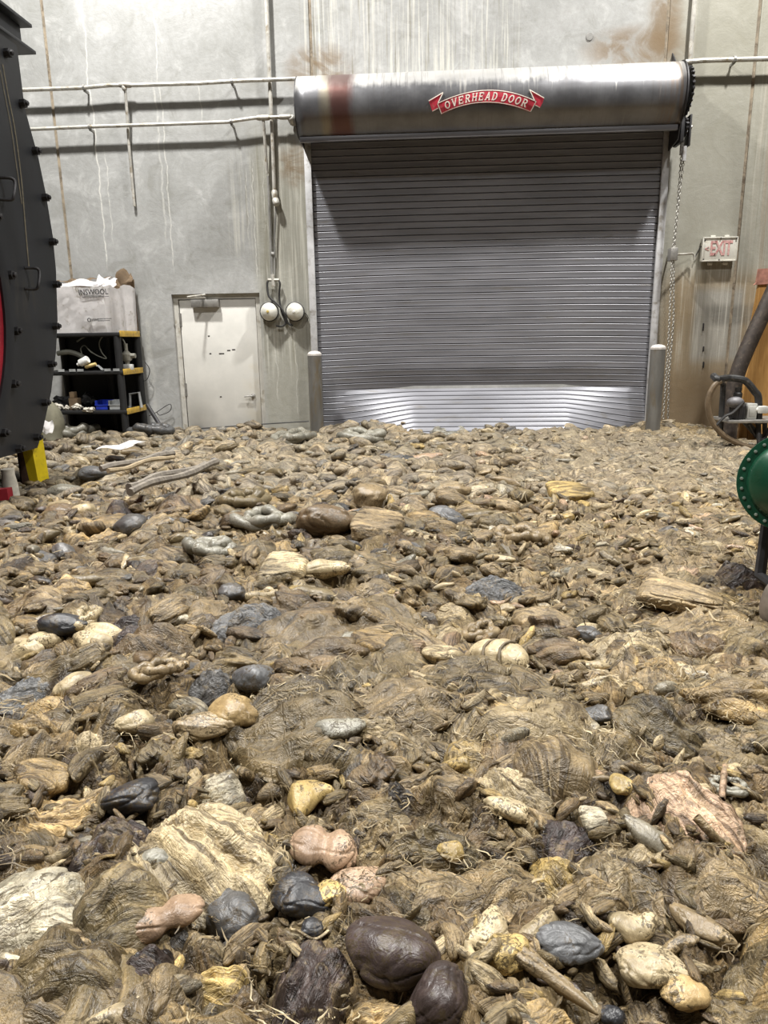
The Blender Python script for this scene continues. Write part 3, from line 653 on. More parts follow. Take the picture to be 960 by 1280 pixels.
bottle(110, 449, 97, 456, .055, M_WPL, 'spray_bottle', 'white plastic bottle lying on the middle shelf', 'bottle')
bottle(107, 459, 120, 455, .026, M_TAN, 'caulk_tube', 'yellow tube lying at the edge of the middle shelf', 'tube', False)
bm = bmesh.new(); sheet(bm, [onY(120, 458, Y2-.02), onY(130, 463, Y2-.02), onY(130, 461, Y2+.06), onY(120, 455, Y2+.06)], 5, 5, lambda u, v: Vv((0, 0, .015*math.sin(u*7+v*5))), .01); tag(obj('foil_pouch', bm, M_GREY), 'small silvery pouch beside the yellow tube on the shelf', 'pouch')
for pts, r, lab in (([(72, 442), (85, 440), (97, 443), (108, 449)], .035, 'thick grey hose curving across the middle shelf'),
                    ([(104, 447), (101, 436), (106, 432), (114, 440), (125, 446), (133, 448), (127, 440), (124, 428), (131, 419), (144, 419)], .009, 'thin dark cable looped over the middle shelf'),
                    ([(96, 427), (106, 421), (120, 419)], .012, 'short grey tube end sagging under the top shelf'),
                    ([(140, 420), (150, 421), (156, 429), (157, 438)], .012, 'pale thin hose arched beside the shelf post')):
    bm = bmesh.new(); tube(bm, smooth_path([onY(x, y, Y2+.14) for x, y in pts], 6), r, 8); tag(obj('hose', bm, M_HOSE), lab, 'hose')
v0 = onY(161, 455, SY0+.30); vt = thing('brass_valve', 'grey pipe valve standing on the middle shelf by the yellow strip', 'valve', (v0.x, v0.y, LEV[1]))
bm = bmesh.new(); X_, Y_ = v0.x-.02, v0.y; bx(bm, X_-.07, X_+.07, Y_-.06, Y_+.06, LEV[1], LEV[1]+.08, .01); adopt(obj('base', bm, M_WPL), vt)
bm = bmesh.new(); lathe(bm, [(.03, .08), (.035, .12), (.07, .14), (.075, .22), (.04, .26), (.025, .27), (.025, .36), (.03, .37), (0, .38)], Matrix.Translation((X_, Y_, LEV[1])), 14); tube(bm, [(X_-.13, Y_, LEV[1]+.2), (X_+.13, Y_, LEV[1]+.2)], .035, 10); adopt(obj('body', bm, M_PIPEG), vt)
def bin_(px0, px1, pyb, pyt, mat, name, label, z, dep=.24, open_=True):
    a, b = onY(px0, pyb, SY0+.05), onY(px1, pyt, SY0+.05); x0, x1, z1 = a.x, b.x, z+(b.z-a.z); y0, y1 = SY0+.05, SY0+.05+dep; bm = bmesh.new(); w = .008
    bx(bm, x0, x1, y0, y1, z, z+w); bx(bm, x0, x0+w, y0, y1, z, z1); bx(bm, x1-w, x1, y0, y1, z, z1); bx(bm, x0, x1, y1-w, y1, z, z1); bx(bm, x0, x1, y0, y0+w, z, z+(z1-z)*.55); bx(bm, x0-.006, x1+.006, y0-.006, y0+w, z+(z1-z)*.5, z+(z1-z)*.58)
    return tag(obj(name, bm, mat), label, 'bin')
bin_(119, 133.5, 506, 494, M_BLUE, 'parts_bin', 'blue plastic parts bin on the lower shelf', LEV[2])
bin_(136, 149, 506, 494, M_GREY, 'parts_bin', 'grey plastic parts bin beside the blue one on the lower shelf', LEV[2])
for px_, w_, h_, lab, mat, z in ((91, .13, .13, 'small brown carton standing on the lower shelf', M_KRAFT, LEV[2]),):
    c = onY(px_, 500, SY0+.12); o = box('small_carton', c.x-w_/2, c.x+w_/2, c.y, c.y+.12, z, z+.17, mat, None, .006); tag(o, lab, 'box')
    o = box('small_carton', c.x-.05, c.x+.02, c.y+.01, c.y+.11, z+.17, z+.26, M_KRAFT, None, .005); tag(o, 'tiny brown carton stacked on another on the lower shelf', 'box')
def rag(px_, py_, w_, h_, mat, name, label, cat, Y, z):
    c = onY(px_, py_, Y); bm = bmesh.new(); bmesh.ops.create_icosphere(bm, subdivisions=3, radius=1)
    ph = px_
    for v in bm.verts:
        k = 1+.22*math.sin(v.co.x*5+ph)+.18*math.sin(v.co.y*7+v.co.z*6+ph)+.1*math.sin(v.co.x*13); v.co = Vv((c.x+v.co.x*w_/2*k, Y+v.co.y*w_*.4*k, z+max(0, (v.co.z*k+.9)*h_/2)))
    return tag(obj(name, bm, mat), label, cat)
rag(112, 508, .16, .08, M_CLOTH, 'rag', 'pale rag hanging at the lower shelf edge below the blue bin', 'rag', SY0+.03, LEV[2]-.03)
rag(96, 505, .16, .09, M_CLOTH, 'rag', 'pale crumpled rag left of the blue bin', 'rag', SY0+.10, LEV[2])
rag(72, 506, .14, .10, M_CLOTH, 'rag', 'pale crumpled rag at the far left of the lower shelf', 'rag', SY0+.10, LEV[2])
rag(83, 507, .10, .07, M_CLOTH, 'rag', 'small pale rag between the cartons on the lower shelf', 'rag', SY0+.08, LEV[2])
for px_ in (76, 90, 100, 134, 145):
    c = onY(px_, 458, SY0); box('shelf_tag', c.x-.045, c.x+.045, SY0-.006, SY0+.003, LEV[1]-.005, LEV[1]+.03, M_GREY, sh, 0)
rag(80, 495, .30, .20, M_PLAST, 'black_bag', 'lumpy black bag on the lower shelf behind the rags', 'bag', SY0+.3, LEV[2]); rag(108, 495, .28, .22, M_PLAST, 'black_bag', 'lumpy black bag behind the blue bin', 'bag', SY0+.36, LEV[2])
bm = bmesh.new(); c = onY(168, 500, SY0+.45); X_, Y_ = c.x, c.y; tube(bm, [(X_-.08, Y_, LEV[2]), (X_-.06, Y_, LEV[2]+.2), (X_+.08, Y_, LEV[2]+.22), (X_+.10, Y_, LEV[2])], .022, 6); tag(obj('metal_bracket', bm, M_GREY), 'bent grey metal bracket on the lower shelf above the yellow strip', 'bracket')
bm = bmesh.new(); tube(bm, [onY(184, 506, 10.7), onY(204, 538, 10.55)], .03, 8); tag(obj('steel_bar', bm, M_STEELDK), 'dark steel bar leaning beside the shelving at the wall', 'bar')
bm = bmesh.new(); tube(bm, smooth_path([onY(181, 452, 10.9), onY(187, 462, 10.9), onY(184, 474, 10.9), onY(178, 478, 10.9), onY(180, 490, 10.9)], 6), .006, 6); tag(obj('wire', bm, M_BLACK), 'thin black wire curling off the shelf edge on the wall', 'wire')
bm = bmesh.new(); tube(bm, smooth_path([onY(186, 520, 10.93), onY(196, 515, 10.93), onY(210, 506, 10.93), onY(214, 507, 10.93), onY(212, 514, 10.93), onY(200, 519, 10.93), onY(196, 515, 10.93)], 6), .006, 6); tag(obj('wire', bm, M_BLACK), 'loop of thin wire on the wall beside the small door', 'wire')
bm = bmesh.new(); tube(bm, [onY(120, 541, 10.62), onY(230, 537, 10.80), onY(330, 530, 10.88), onY(386, 526.5, 10.9)], .010, 6); tag(obj('floor_cable', bm, M_BLACK), 'thin dark cable strung low across the small door', 'cable')
# pale sack and white scrap at the foot of the shelving
M_SACK = simple('olive_sack', (.16, .15, .105), .8)
bm = bmesh.new(); bmesh.ops.create_icosphere(bm, subdivisions=4, radius=1); c = onY(62, 535, 10.0)
for v in bm.verts:
    k = 1+.10*math.sin(v.co.x*4)+.07*math.sin(v.co.z*9+v.co.x*3); v.co = Vv((c.x+v.co.x*.34*k-.1, 10.0+v.co.y*.3, -.1+max(-.06, v.co.z)*.62*k))
tag(obj('sack', bm, M_SACK), 'olive sack slumped between the black vessel and the shelving', 'sack')
bm = bmesh.new(); c = onY(58, 537, 9.6); sheet(bm, [c+Vv((-.12, 0, -.04)), c+Vv((.08, 0, -.06)), c+Vv((.06, .1, .10)), c+Vv((-.10, .1, .12))], 6, 6, lambda u, v: Vv((0, .03*math.sin(u*6+v*4), .02*math.sin(u*9))), .006); tag(obj('paper_scrap', bm, M_CARD), 'crumpled white paper scrap beside the olive sack', 'paper')

# ------------------------------------------------------------------ the big black vessel on the left
M_VES = simple('black_vessel_paint', (0.013, 0.0145, 0.018), .5, .1, .30, 3, (.024, .023, .022), .2, .1, 30, (1, 1, .3))
M_VRED = simple('red_vessel_paint', (0.25, 0.012, 0.022), .45, 0, .2, 4, (.10, .01, .015), .2)
M_RUST = simple('rusty_brown_steel', (.085, .045, .032), .8, .1, .3, 12)
M_YELP = simple('bright_yellow_paint', (.62, .47, .008), .5, 0, .12, 8, (.35, .27, .03), .15)
M_STREAK = simple('dried_tan_run', (.11, .095, .065), .8, 0, .3, 30)
VX = -3.8
edge_px = [(21, 57), (25, 87), (28.5, 116), (31, 135), (38, 161), (48, 197), (57.5, 243), (66, 295), (70, 337), (72, 400), (70, 440), (64, 490), (53, 540), (48, 556)]
E_ = [onX(x, y, VX) for x, y in edge_px]; VCY, VZB = 4.71, .34
far = [(p.y, p.z) for p in E_]+[(6.70, VZB)]
far = [(VCY, 3.99)]+[(7.14, 3.99)]+far
outl = far+[(2*VCY-y, z) for y, z in far[::-1]][:-1]
ves = thing('cooker_vessel', 'huge black round steel vessel end with bolted rim and red centre', 'vessel', (VX-.6, VCY, FLOOR_Z))
bm = prism(bmesh.new(), [(VX, y, z) for y, z in outl], (-.05, 0, 0)); adopt(obj('end_plate', bm, M_VES, None, True, 25), ves)
bm = bmesh.new(); sh_in = [(VX-.05, VCY+(y-VCY)*.955, 2.2+(z-2.2)*.955) for y, z in outl]; prism(bm, sh_in, (-2.2, 0, 0)); adopt(obj('shell', bm, M_VES, None, True, 30), ves)
ICY, ICZ = 4.71, 1.75
Mx = axis_matrix((VX, ICY, ICZ), (1, 0, 0))
bm = bmesh.new(); lathe(bm, [(0, .05), (.5, .045), (1.2, .03), (1.70, .012), (1.71, -.002)], Mx, 72); adopt(obj('red_cover', bm, M_VRED), ves)
bm = bmesh.new(); lathe(bm, [(1.69, -.002), (1.69, .035), (1.73, .045), (1.80, .045), (1.82, .03), (1.82, -.002)], Mx, 72); adopt(obj('cover_ring', bm, M_VES), ves)
def bolt(p, parent, r=.038, L=.085):
    bm = bmesh.new(); lathe(bm, [(r*.55, -.03), (r*.55, .0), (r, .0), (r, L*.6), (r*.6, L*.62), (r*.6, L*.85), (0, L)], axis_matrix(p, (1, 0, .05)), 6); adopt(obj('bolt', bm, M_STEELDK), parent)
for k in range(24):
    a = 2*PI*(k+.35)/24; bolt((VX, ICY+1.87*math.cos(a), ICZ+1.87*math.sin(a)), ves, .042, .09)
for x, y in [(9, 68), (28, 131), (44, 190), (56, 248), (65, 303), (69.5, 356), (69, 408), (63.5, 455), (56, 503), (46, 546), (24, 560)]:
    p = onX(x, y, VX); bolt((VX, p.y-.03, p.z), ves); bolt((VX, 2*VCY-p.y+.03, p.z), ves)
for (x0, y0, x1, y1) in ((31, 335, 31, 361), (-1, 222, -1, 249)):
    a, b = onX(x0, y0, VX), onX(x1, y1, VX); o3 = Vv((.11, .05, 0)); bm = bmesh.new(); tube(bm, smooth_path([a, a+o3*.8+Vv((0, 0, -.0)), a+o3+Vv((0, 0, -.04)), b+o3+Vv((0, 0, .04)), b+o3*.8, b], 4), .014, 8); adopt(obj('handle', bm, M_STEELDK), ves)
# I-beam across the top
y0, y1 = 1.9, 7.50; bm = bmesh.new(); bx(bm, VX-.18, VX+.02, y0, y1+.02, 4.02, 4.05, .004); bx(bm, VX-.11, VX-.07, y0, y1-.06, 4.05, 4.24); bx(bm, VX-.18, VX+.02, y0, y1, 4.24, 4.27, .004); adopt(obj('top_beam', bm, M_VES), ves)
bm = bmesh.new(); bx(bm, VX-.08, VX-.02, 6.2, 6.95, 4.05, 4.24); adopt(obj('beam_gusset', bm, M_VES), ves)
# dried runs down the plate
for pts, w in (([(3, 80), (10, 120), (18, 160), (26, 220), (32, 290), (36, 335)], .010), ([(0, 88), (6, 120), (14, 162), (20, 205), (27, 255)], .008)):
    P = smooth_path([onX(x, y, VX)+Vv((.003, 0, 0)) for x, y in pts], 4); bm = bmesh.new()
    for p, q in zip(P, P[1:]): bm.faces.new([bm.verts.new(v) for v in (p+Vv((0, w, 0)), q+Vv((0, w, 0)), q-Vv((0, w, 0)), p-Vv((0, w, 0)))])
    adopt(obj('dried_run', bm, M_STREAK), ves)
# legs under it
def leg(px_, y_, w, dy, mat, name, label, z1):
    p = onZ(px_, y_, -.04); bm = bmesh.new(); bx(bm, p.x-.02, p.x+w, p.y, p.y+.015, FLOOR_Z, z1, .002); bx(bm, p.x-.02, p.x-.005, p.y, p.y+dy, FLOOR_Z, z1, .002); q = adopt(obj(name, bm, mat), ves); q['label'] = label
leg(29, 608, .07, .10, M_RUST, 'leg', 'rusty brown steel leg', .40)
p = onZ(41, 608, -.04); bm = bmesh.new(); z1 = .50
prism(bm, [(p.x-.01, p.y, FLOOR_Z), (p.x+.05, p.y, FLOOR_Z+.06), (p.x+.06, p.y, .02), (p.x+.03, p.y, z1), (p.x-.06, p.y, z1), (p.x-.055, p.y, .28)], (0, .02, 0))
prism(bm, [(p.x+.05, p.y, FLOOR_Z+.06), (p.x+.10, p.y+.14, FLOOR_Z+.10), (p.x+.08, p.y+.14, z1), (p.x+.02, p.y, z1)], (-.015, .01, 0))
q = adopt(obj('leg', bm, M_YELP), ves); q['label'] = 'bright yellow steel leg'
bm = bmesh.new(); a, b = onZ(-40, 622, .03), onZ(12, 617, .03); d = (b-a); prism(bm, [a+Vv((0, -.03, -.05)), a+Vv((0, .05, -.05)), a+Vv((0, .05, .05)), a+Vv((0, -.03, .05))], d); tag(obj('red_beam', bm, M_VRED), 'dark red steel beam end on the heap under the black vessel', 'beam')
bm = bmesh.new(); c = onZ(14, 620, -.03); lathe(bm, [(.075, 0), (.07, .1), (.055, .2), (.058, .25), (0, .26)], Matrix.Translation(c), 16); tag(obj('white_bucket', bm, simple('off_white_plastic', (.50, .47, .40), .5, 0, .2, 12)), 'small off-white plastic tub next to the red beam', 'tub')

# ------------------------------------------------------------------ right side: boards, hose, pump stand, green tank
def wood(name, a, b):
    m = Mat(name); w = m.world(); mp = m.new('ShaderNodeMapping'); m.t.links.new(w, mp.inputs[0]); mp.inputs['Scale'].default_value = (9, 9, .8)
    n = m.noise(mp.outputs[0], 2.2, 6, .6, 1.2); c = m.mix(n.step(.3, .7), a, b); return m.out(c, .6, 0, m.bump(n, .1, .005))
M_WOOD = wood('orange_plywood', (.33, .165, .042), (.48, .27, .085)); M_PINKP = simple('pinkish_paper_band', (.40, .19, .14), .7, 0, .25, 14)
PY = 10.35; pk = [(948, 355), (936, 420), (930, 540), (1010, 545), (1010, 352)]
pl = thing('plywood_board', 'upright plywood board with a pinkish top band at the right edge', 'board', onY(960, 545, PY))
bm = prism(bmesh.new(), [onY(x, y, PY) for x, y in pk], (0, .03, 0)); adopt(obj('board', bm, M_WOOD), pl)
bm = prism(bmesh.new(), [onY(x, y, PY-.012) for x, y in ((949, 336), (946, 353), (943, 356), (1010, 352), (1010, 333))], (0, .05, 0)); adopt(obj('top_band', bm, M_PINKP), pl)
CYD = 10.0; cv = smooth_path([onY(x, y, CYD) for x, y in ((990, 345), (966, 378), (950, 412), (938, 445), (931, 475), (927, 505), (924, 546))], 5)
poly = cv+[onY(1030, 556, CYD), onY(1030, 345, CYD)]
t = thing('curved_board', 'large curved-edge wooden disc leaning behind the brown hose', 'board', onY(960, 552, CYD))
adopt(obj('disc', prism(bmesh.new(), poly, (0, .02, 0)), M_WOOD), t)
bm = bmesh.new()
tube(bm, [p+Vv((.0, -.01, 0)) for p in cv], .022, 8); adopt(obj('rim', bm, M_WOOD), t)
M_BRHOSE = simple('dark_brown_hose', (.038, .028, .022), .6, 0, .4, 12, (.09, .07, .05), .25)
bm = bmesh.new(); tube(bm, smooth_path([onY(x, y, 9.55) for x, y in ((1010, -60), (1012, 60), (1010, 180), (996, 290), (975, 345), (957, 385), (940, 422), (926, 455), (917, 485), (913, 515), (911, 548))], 5), .095, 14); tag(obj('suction_hose', bm, M_BRHOSE), 'thick dark brown hose rising in front of the wooden boards', 'hose')
pc = thing('pump_stand', 'small motor pump on a bent black tube stand by the right wall', 'pump', onZ(930, 556, FLOOR_Z))
QY = 8.95
def qp(x, y, d=0): return onY(x, y, QY+d)
M_TUBE = simple('black_painted_tube', (.03, .03, .03), .45, .2, .3, 10, (.10, .09, .08), .25)
bm = bmesh.new(); tube(bm, smooth_path([qp(892, 470), qp(898, 474, -.1), qp(910, 472.5), qp(926, 474), qp(934, 478), qp(943, 489), qp(948, 498), qp(948, 530)], 5), .042, 10); tube(bm, [qp(892, 469), qp(895, 475, .05), qp(904, 480, .2), qp(903, 500, .2), qp(900, 545, .2)], .035, 8); adopt(obj('tube_frame', bm, M_TUBE), pc)
bm = bmesh.new(); a, b = qp(905, 522.5), qp(975, 527); bx(bm, a.x, b.x, QY-.15, QY+.35, b.z, b.z+.035, .006); adopt(obj('plate', bm, M_METAL), pc); PZ = b.z+.035
bm = bmesh.new(); a, b = qp(914, 522), qp(929, 499); lathe(bm, [(.075, 0), (.085, .02), (.085, .16), (.06, .19), (.06, .21), (0, .215)], Matrix.Translation(((a.x+b.x)/2, QY, PZ)), 14)
for k in range(8): an = k*PI/4; bx(bm, (a.x+b.x)/2+.085*math.cos(an)-.008, (a.x+b.x)/2+.085*math.cos(an)+.008, QY+.085*math.sin(an)-.008, QY+.085*math.sin(an)+.008, PZ+.02, PZ+.15)
adopt(obj('motor', bm, M_STEELDK), pc)
bm = bmesh.new(); c = qp(919, 503, -.05); bmesh.ops.create_icosphere(bm, subdivisions=3, radius=.085, matrix=Matrix.Translation(c) @ Matrix.Diagonal((1.2, .8, .8, 1))); adopt(obj('motor_head', bm, simple('grey_casting', (.17, .165, .17), .5, .2)), pc)
bm = bmesh.new(); c = qp(922, 497, .02); lathe(bm, [(.05, 0), (.05, .05), (.035, .07), (.04, .09), (.04, .12), (0, .125)], Matrix.Translation(c), 12); adopt(obj('cap', bm, M_BLACK), pc)
bm = bmesh.new(); a, b = qp(931, 521), qp(945, 504); bx(bm, a.x, b.x, QY-.06, QY+.1, PZ, b.z, .012); bx(bm, a.x+.02, b.x-.02, QY-.07, QY-.05, PZ+.04, b.z-.03, .004); adopt(obj('junction_box', bm, simple('pale_grey_box', (.40, .40, .37), .5)), pc)
bm = bmesh.new(); a, b = qp(944, 516), qp(957, 507); bx(bm, a.x, b.x, QY-.09, QY+.02, a.z, b.z, .012); tube(bm, [(a.x, QY-.04, (a.z+b.z)/2), (a.x-.05, QY-.04, (a.z+b.z)/2)], .03, 10); adopt(obj('connector', bm, simple('white_connector', (.55, .55, .52), .5)), pc)
bm = bmesh.new(); prism(bm, [qp(928, 528), qp(938, 528), qp(958, 548), qp(954, 556)], (0, .05, 0)); tube(bm, smooth_path([qp(936, 530), qp(945, 545), qp(954, 549), qp(962, 535)], 5), .022, 8); adopt(obj('strut', bm, M_TUBE), pc)
bm = bmesh.new(); a, b = qp(896, 531, -.12), qp(930, 502, -.12); tube(bm, smooth_path([a, a.lerp(b, .3)+Vv((0, 0, .02)), a.lerp(b, .6)+Vv((0, 0, -.02)), b], 4), .016, 6); adopt(obj('strap', bm, M_BLACK), pc)
bm = bmesh.new(); tube(bm, [qp(948, 530), onZ(950, 575, FLOOR_Z)], .03, 8); tube(bm, [qp(956, 528, .2), onY(956, 560, QY+.2)], .03, 8); adopt(obj('leg', bm, M_TUBE), pc)
bm = bmesh.new(); tube(bm, smooth_path([onY(x, y, QY-.1) for x, y in ((901, 476), (893, 482), (886, 496), (885, 510), (890, 527), (903, 543), (920, 553), (935, 558), (952, 559), (975, 552))], 5), .033, 10); tag(obj('hose', bm, simple('tan_hose', (.14, .10, .06), .5, 0, .25, 10)), 'tan hose looping down from the pump stand to the heap', 'hose')
bm = bmesh.new(); p = onY(923, 548, 9.2); q = onY(929, 528, 9.2); prism(bm, [p, p+Vv((.11, 0, 0)), q+Vv((.03, 0, .03)), q+Vv((-.03, 0, .03))], (0, .05, 0)); prism(bm, [p+Vv((.12, 0, -.02)), p+Vv((.24, 0, -.02)), q+Vv((.15, 0, 0)), q+Vv((.06, 0, 0))], (0, .05, 0)); tag(obj('wood_block', bm, M_WOOD), 'split orange wood block under the pump stand', 'wood block')

M_GRN = simple('glossy_green_paint', (.006, .052, .026), .28, .05, .15, 5, (.012, .045, .028), .2, .04)
GY = 3.6; gc = onY(990, 603, GY); RG = (gc-onY(925, 603, GY)).length
gd = (Vv((-.25, -.1, CAM_H))-gc).normalized()
gt = thing('green_tank', 'green bolted flange and domed tank end at the right edge', 'tank', (gc.x, gc.y, FLOOR_Z))
Mx = axis_matrix(gc, gd)
bm = bmesh.new(); lathe(bm, [(RG*.72, -.03), (RG, -.03), (RG, 0.0), (RG*.99, .006), (RG*.80, .006)], Mx, 48); adopt(obj('flange', bm, M_GRN), gt)
bm = bmesh.new(); lathe(bm, [(RG*.81, .0), (RG*.79, .02), (RG*.70, .045), (RG*.5, .075), (RG*.25, .09), (0, .095)], Mx, 48); adopt(obj('domed_head', bm, M_GRN), gt)
bm = bmesh.new(); lathe(bm, [(RG*.84, -.03), (RG*.84, -.7)], Mx, 32); adopt(obj('barrel', bm, M_GRN), gt)
bm = bmesh.new(); lathe(bm, [(RG*.97, -.05), (RG, -.05), (RG, -.033), (RG*.8, -.033), (RG*.8, -.05)], Mx, 48); adopt(obj('flange', bm, M_GRN), gt)
M_BLT = simple('pale_bolt_head', (.22, .27, .23), .4, .3)
for k in range(28):
    a = 2*PI*k/28; bm = bmesh.new(); lathe(bm, [(.0085, .004), (.0085, .013), (0, .016)], Mx @ Matrix.Translation((RG*.90*math.cos(a), RG*.90*math.sin(a), 0)), 6); adopt(obj('bolt', bm, M_BLT), gt)
# grey rubber wheel that carries it
wc = onY(1004, 758, 3.25); bm = bmesh.new(); RW = (wc-onY(950.5, 758, 3.25)).length
M_TYRE = simple('grey_dusty_rubber', (.15, .125, .10), .75, 0, .25, 14)
lathe(bm, [(RW*.62, -.05), (RW*.9, -.055), (RW*.985, -.04), (RW, 0), (RW*.985, .04), (RW*.9, .055), (RW*.62, .05)], axis_matrix(wc, (.15, -1, 0)), 40); adopt(obj('wheel', bm, M_TYRE), gt)
bm = bmesh.new(); lathe(bm, [(0, .03), (RW*.3, .03), (RW*.3, .01), (RW*.63, .02), (RW*.63, -.02), (0, -.02)], axis_matrix(wc, (.15, -1, 0)), 28); tube(bm, [wc, Vv((wc.x, gc.y+.1, wc.z)), Vv((gc.x, gc.y+.2, gc.z))], .03, 8); adopt(obj('axle', bm, M_STEELDK), gt)

# ------------------------------------------------------------------ the heap of wet offal on the floor
def _hash(ix, iy, s):
    h = (ix.astype(np.int64)*374761393 + iy.astype(np.int64)*668265263 + s*1274126177) & 0x7fffffff
    h = ((h ^ (h >> 13))*1103515245) & 0x7fffffff; h = ((h ^ (h >> 15))*214013+2531011) & 0x7fffffff
    return ((h >> 7) & 0xffff)/65535.0
def perlin(x, y, s=0):
    ix, iy = np.floor(x), np.floor(y); fx, fy = x-ix, y-iy
    u, v = fx*fx*fx*(fx*(fx*6-15)+10), fy*fy*fy*(fy*(fy*6-15)+10)
    def g(i, j):
        a = 2*np.pi*_hash(ix+i, iy+j, s); return np.cos(a)*(fx-i)+np.sin(a)*(fy-j)
    a = g(0, 0)*(1-u)+g(1, 0)*u; b = g(0, 1)*(1-u)+g(1, 1)*u
    return (a*(1-v)+b*v)*1.5
def fbm(x, y, s=0, o=4):
    t = 0; a = 1.0; f = 1.0
    for k in range(o): t = t+a*perlin(x*f+k*17.3, y*f-k*9.1, s+k); a *= .5; f *= 2.03
    return t
def worley(x, y, s):                       # soft domes: distance to nearest scattered point, and its id
    ix, iy = np.floor(x), np.floor(y); best = np.full(x.shape, 9.0); bid = np.zeros(x.shape)
    for i in (-1, 0, 1):
        for j in (-1, 0, 1):
            cx, cy = ix+i, iy+j; px_ = cx+.1+.8*_hash(cx, cy, s); py_ = cy+.1+.8*_hash(cx, cy, s+1)
            th = np.pi*_hash(cx, cy, s+2); el = .6+.5*_hash(cx, cy, s+3); dx, dy = x-px_, y-py_
            a = dx*np.cos(th)+dy*np.sin(th); b = -dx*np.sin(th)+dy*np.cos(th)
            d = np.sqrt((a*el)**2+(b/el)**2); m = d < best; best = np.where(m, d, best); bid = np.where(m, _hash(cx, cy, s+5), bid)
    return best, bid
def sstep(v, a, b): t = np.clip((v-a)/(b-a), 0, 1); return t*t*(3-2*t)
def crease(x, y, cell, freq, s, sharp=.8):      # crumpled skins: every cell folds in a direction of its own
    wx = x+.35*cell*fbm(x/cell*.9, y/cell*.9, s+1, 2); wy = y+.35*cell*fbm(x/cell*.9+5, y/cell*.9, s+3, 2)
    d, i = worley(wx/cell, wy/cell, s+7); th = i*37.7
    ph = (wx*np.cos(th)+wy*np.sin(th))*freq+1.6*fbm(x*freq*.22, y*freq*.22, s+9, 3)+i*50
    return np.abs(np.sin(ph))**sharp*sstep(d, .85, .25), d, i
def heap(x, y, color=False):
    x = np.asarray(x, float); y = np.asarray(y, float)
    wx = x+.05*fbm(x*3.1, y*3.1, 11, 3)+.022*fbm(x*11, y*11, 15, 2); wy = y+.05*fbm(x*3.1, y*3.1, 21, 3)+.022*fbm(x*11, y*11, 25, 2)
    right = sstep(x-.10*y, .0, 1.0)*sstep(y, 2.6, 4.2)          # the finer, mulched side towards the right of the door
    lum = 1-.50*right
    h = .055*fbm(x*.75, y*.75, 3, 3)+.05*fbm(x*2.3, y*2.3, 5, 3)*lum
    d1, i1 = worley(wx*4.2, wy*4.2, 31); d2, i2 = worley(wx*8.5+3, wy*8.5, 41); d3, i3 = worley(wx*19, wy*19+7, 51)
    k1 = np.sqrt(np.clip(1-(d1/.62)**2, 0, 1))*(.25+.75*(i1 > .4)); k2 = np.sqrt(np.clip(1-(d2/.60)**2, 0, 1))*(.25+.75*(i2 > .35)); k3 = np.sqrt(np.clip(1-(d3/.60)**2, 0, 1))*(.2+.8*i3)
    l1, l2, l3 = .075*k1*lum, .044*k2*(.6+.4*lum), .017*k3
    c1, e1, j1 = crease(x, y, .30, 42, 101); c2, e2, j2 = crease(x, y, .12, 95, 131); c3, e3, j3 = crease(x, y, .05, 230, 161)
    rd2 = np.abs(fbm(wx*24+2*perlin(x*4, y*4, 77), wy*24, 71, 3))*1.6
    h = h+np.maximum(l1, .55*l1+l2)+l3*.8+(.030*c1*lum*(.4+.6*(j1 > .3))+.014*c2+.005*c3)+.010*rd2
    h = h+.10*np.exp(-(((x-3.35)/.55)**2+((y-10.75)/.35)**2))+.07*sstep(y, 9.6, 10.8)*sstep(x, -2.0, -1.2)*sstep(x, 3.0, 2.4)
    h = h-.105+.02*sstep(y, 9, 11)
    if not color: return h
    th = j1*37.7+.8*fbm(x*2.5, y*2.5, 301, 2); ua = x*np.cos(th)+y*np.sin(th); ub = -x*np.sin(th)+y*np.cos(th); ua = ua+.03*fbm(x*7, y*7, 311, 3); flow = np.stack([ua*150, ub*16, j1*60], -1)
    pal = np.array([(.165, .115, .058), (.215, .155, .080), (.120, .085, .048), (.27, .20, .108), (.36, .285, .165), (.20, .160, .095), (.48, .40, .255), (.085, .062, .042), (.31, .245, .14), (.070, .060, .054), (.24, .175, .085), (.40, .30, .16)])
    pal = pal*np.array([.83, .80, .74])
    def pick(i): return pal[np.minimum((i*len(pal)).astype(int), len(pal)-1)]
    c = pick((j2*7.3) % 1.0)*.6+pal[1]*.4
    w3 = sstep(k3, .5, .8)[..., None]*.6; c = c*(1-w3)+pick((i3*3.3) % 1)*w3
    w2 = sstep(k2, .35, .7)[..., None]*.9; c = c*(1-w2)+pick((i2*5.7) % 1)*w2
    w1 = (sstep(k1, .35, .75)*(l1 > l2*1.1)*lum)[..., None]*.9; c = c*(1-w1)+pick((i1*9.1) % 1)*w1
    wj = sstep(c1*(j1 > .55), .2, .7)[..., None]*.8; c = c*(1-wj)+pick((j1*11.7) % 1)*wj
    mud = sstep(fbm(x*6, y*6, 81, 4), -.05, .5)[..., None]*.7; c = c*(1-mud)+np.array([.175, .125, .064])*mud
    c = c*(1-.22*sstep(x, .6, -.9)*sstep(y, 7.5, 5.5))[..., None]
    rr = right[..., None]*.45; c = c*(1-rr)+np.array([.31, .25, .165])*rr
    ft = sstep(y, 5.0, 9.0)[..., None]*.45; c = c*(1-ft)+np.array([.36, .33, .27])*ft  # far end painted paler and greyer, standing in for lamplight near the door
    hay = np.exp(-(((x-3.9)/1.3)**2+((y-10.6)/.6)**2))[..., None]*.8; c = c*(1-hay)+np.array([.30, .22, .105])*hay
    return h, c, flow
def hz(x, y): return float(heap(np.array([x]), np.array([y]))[0])

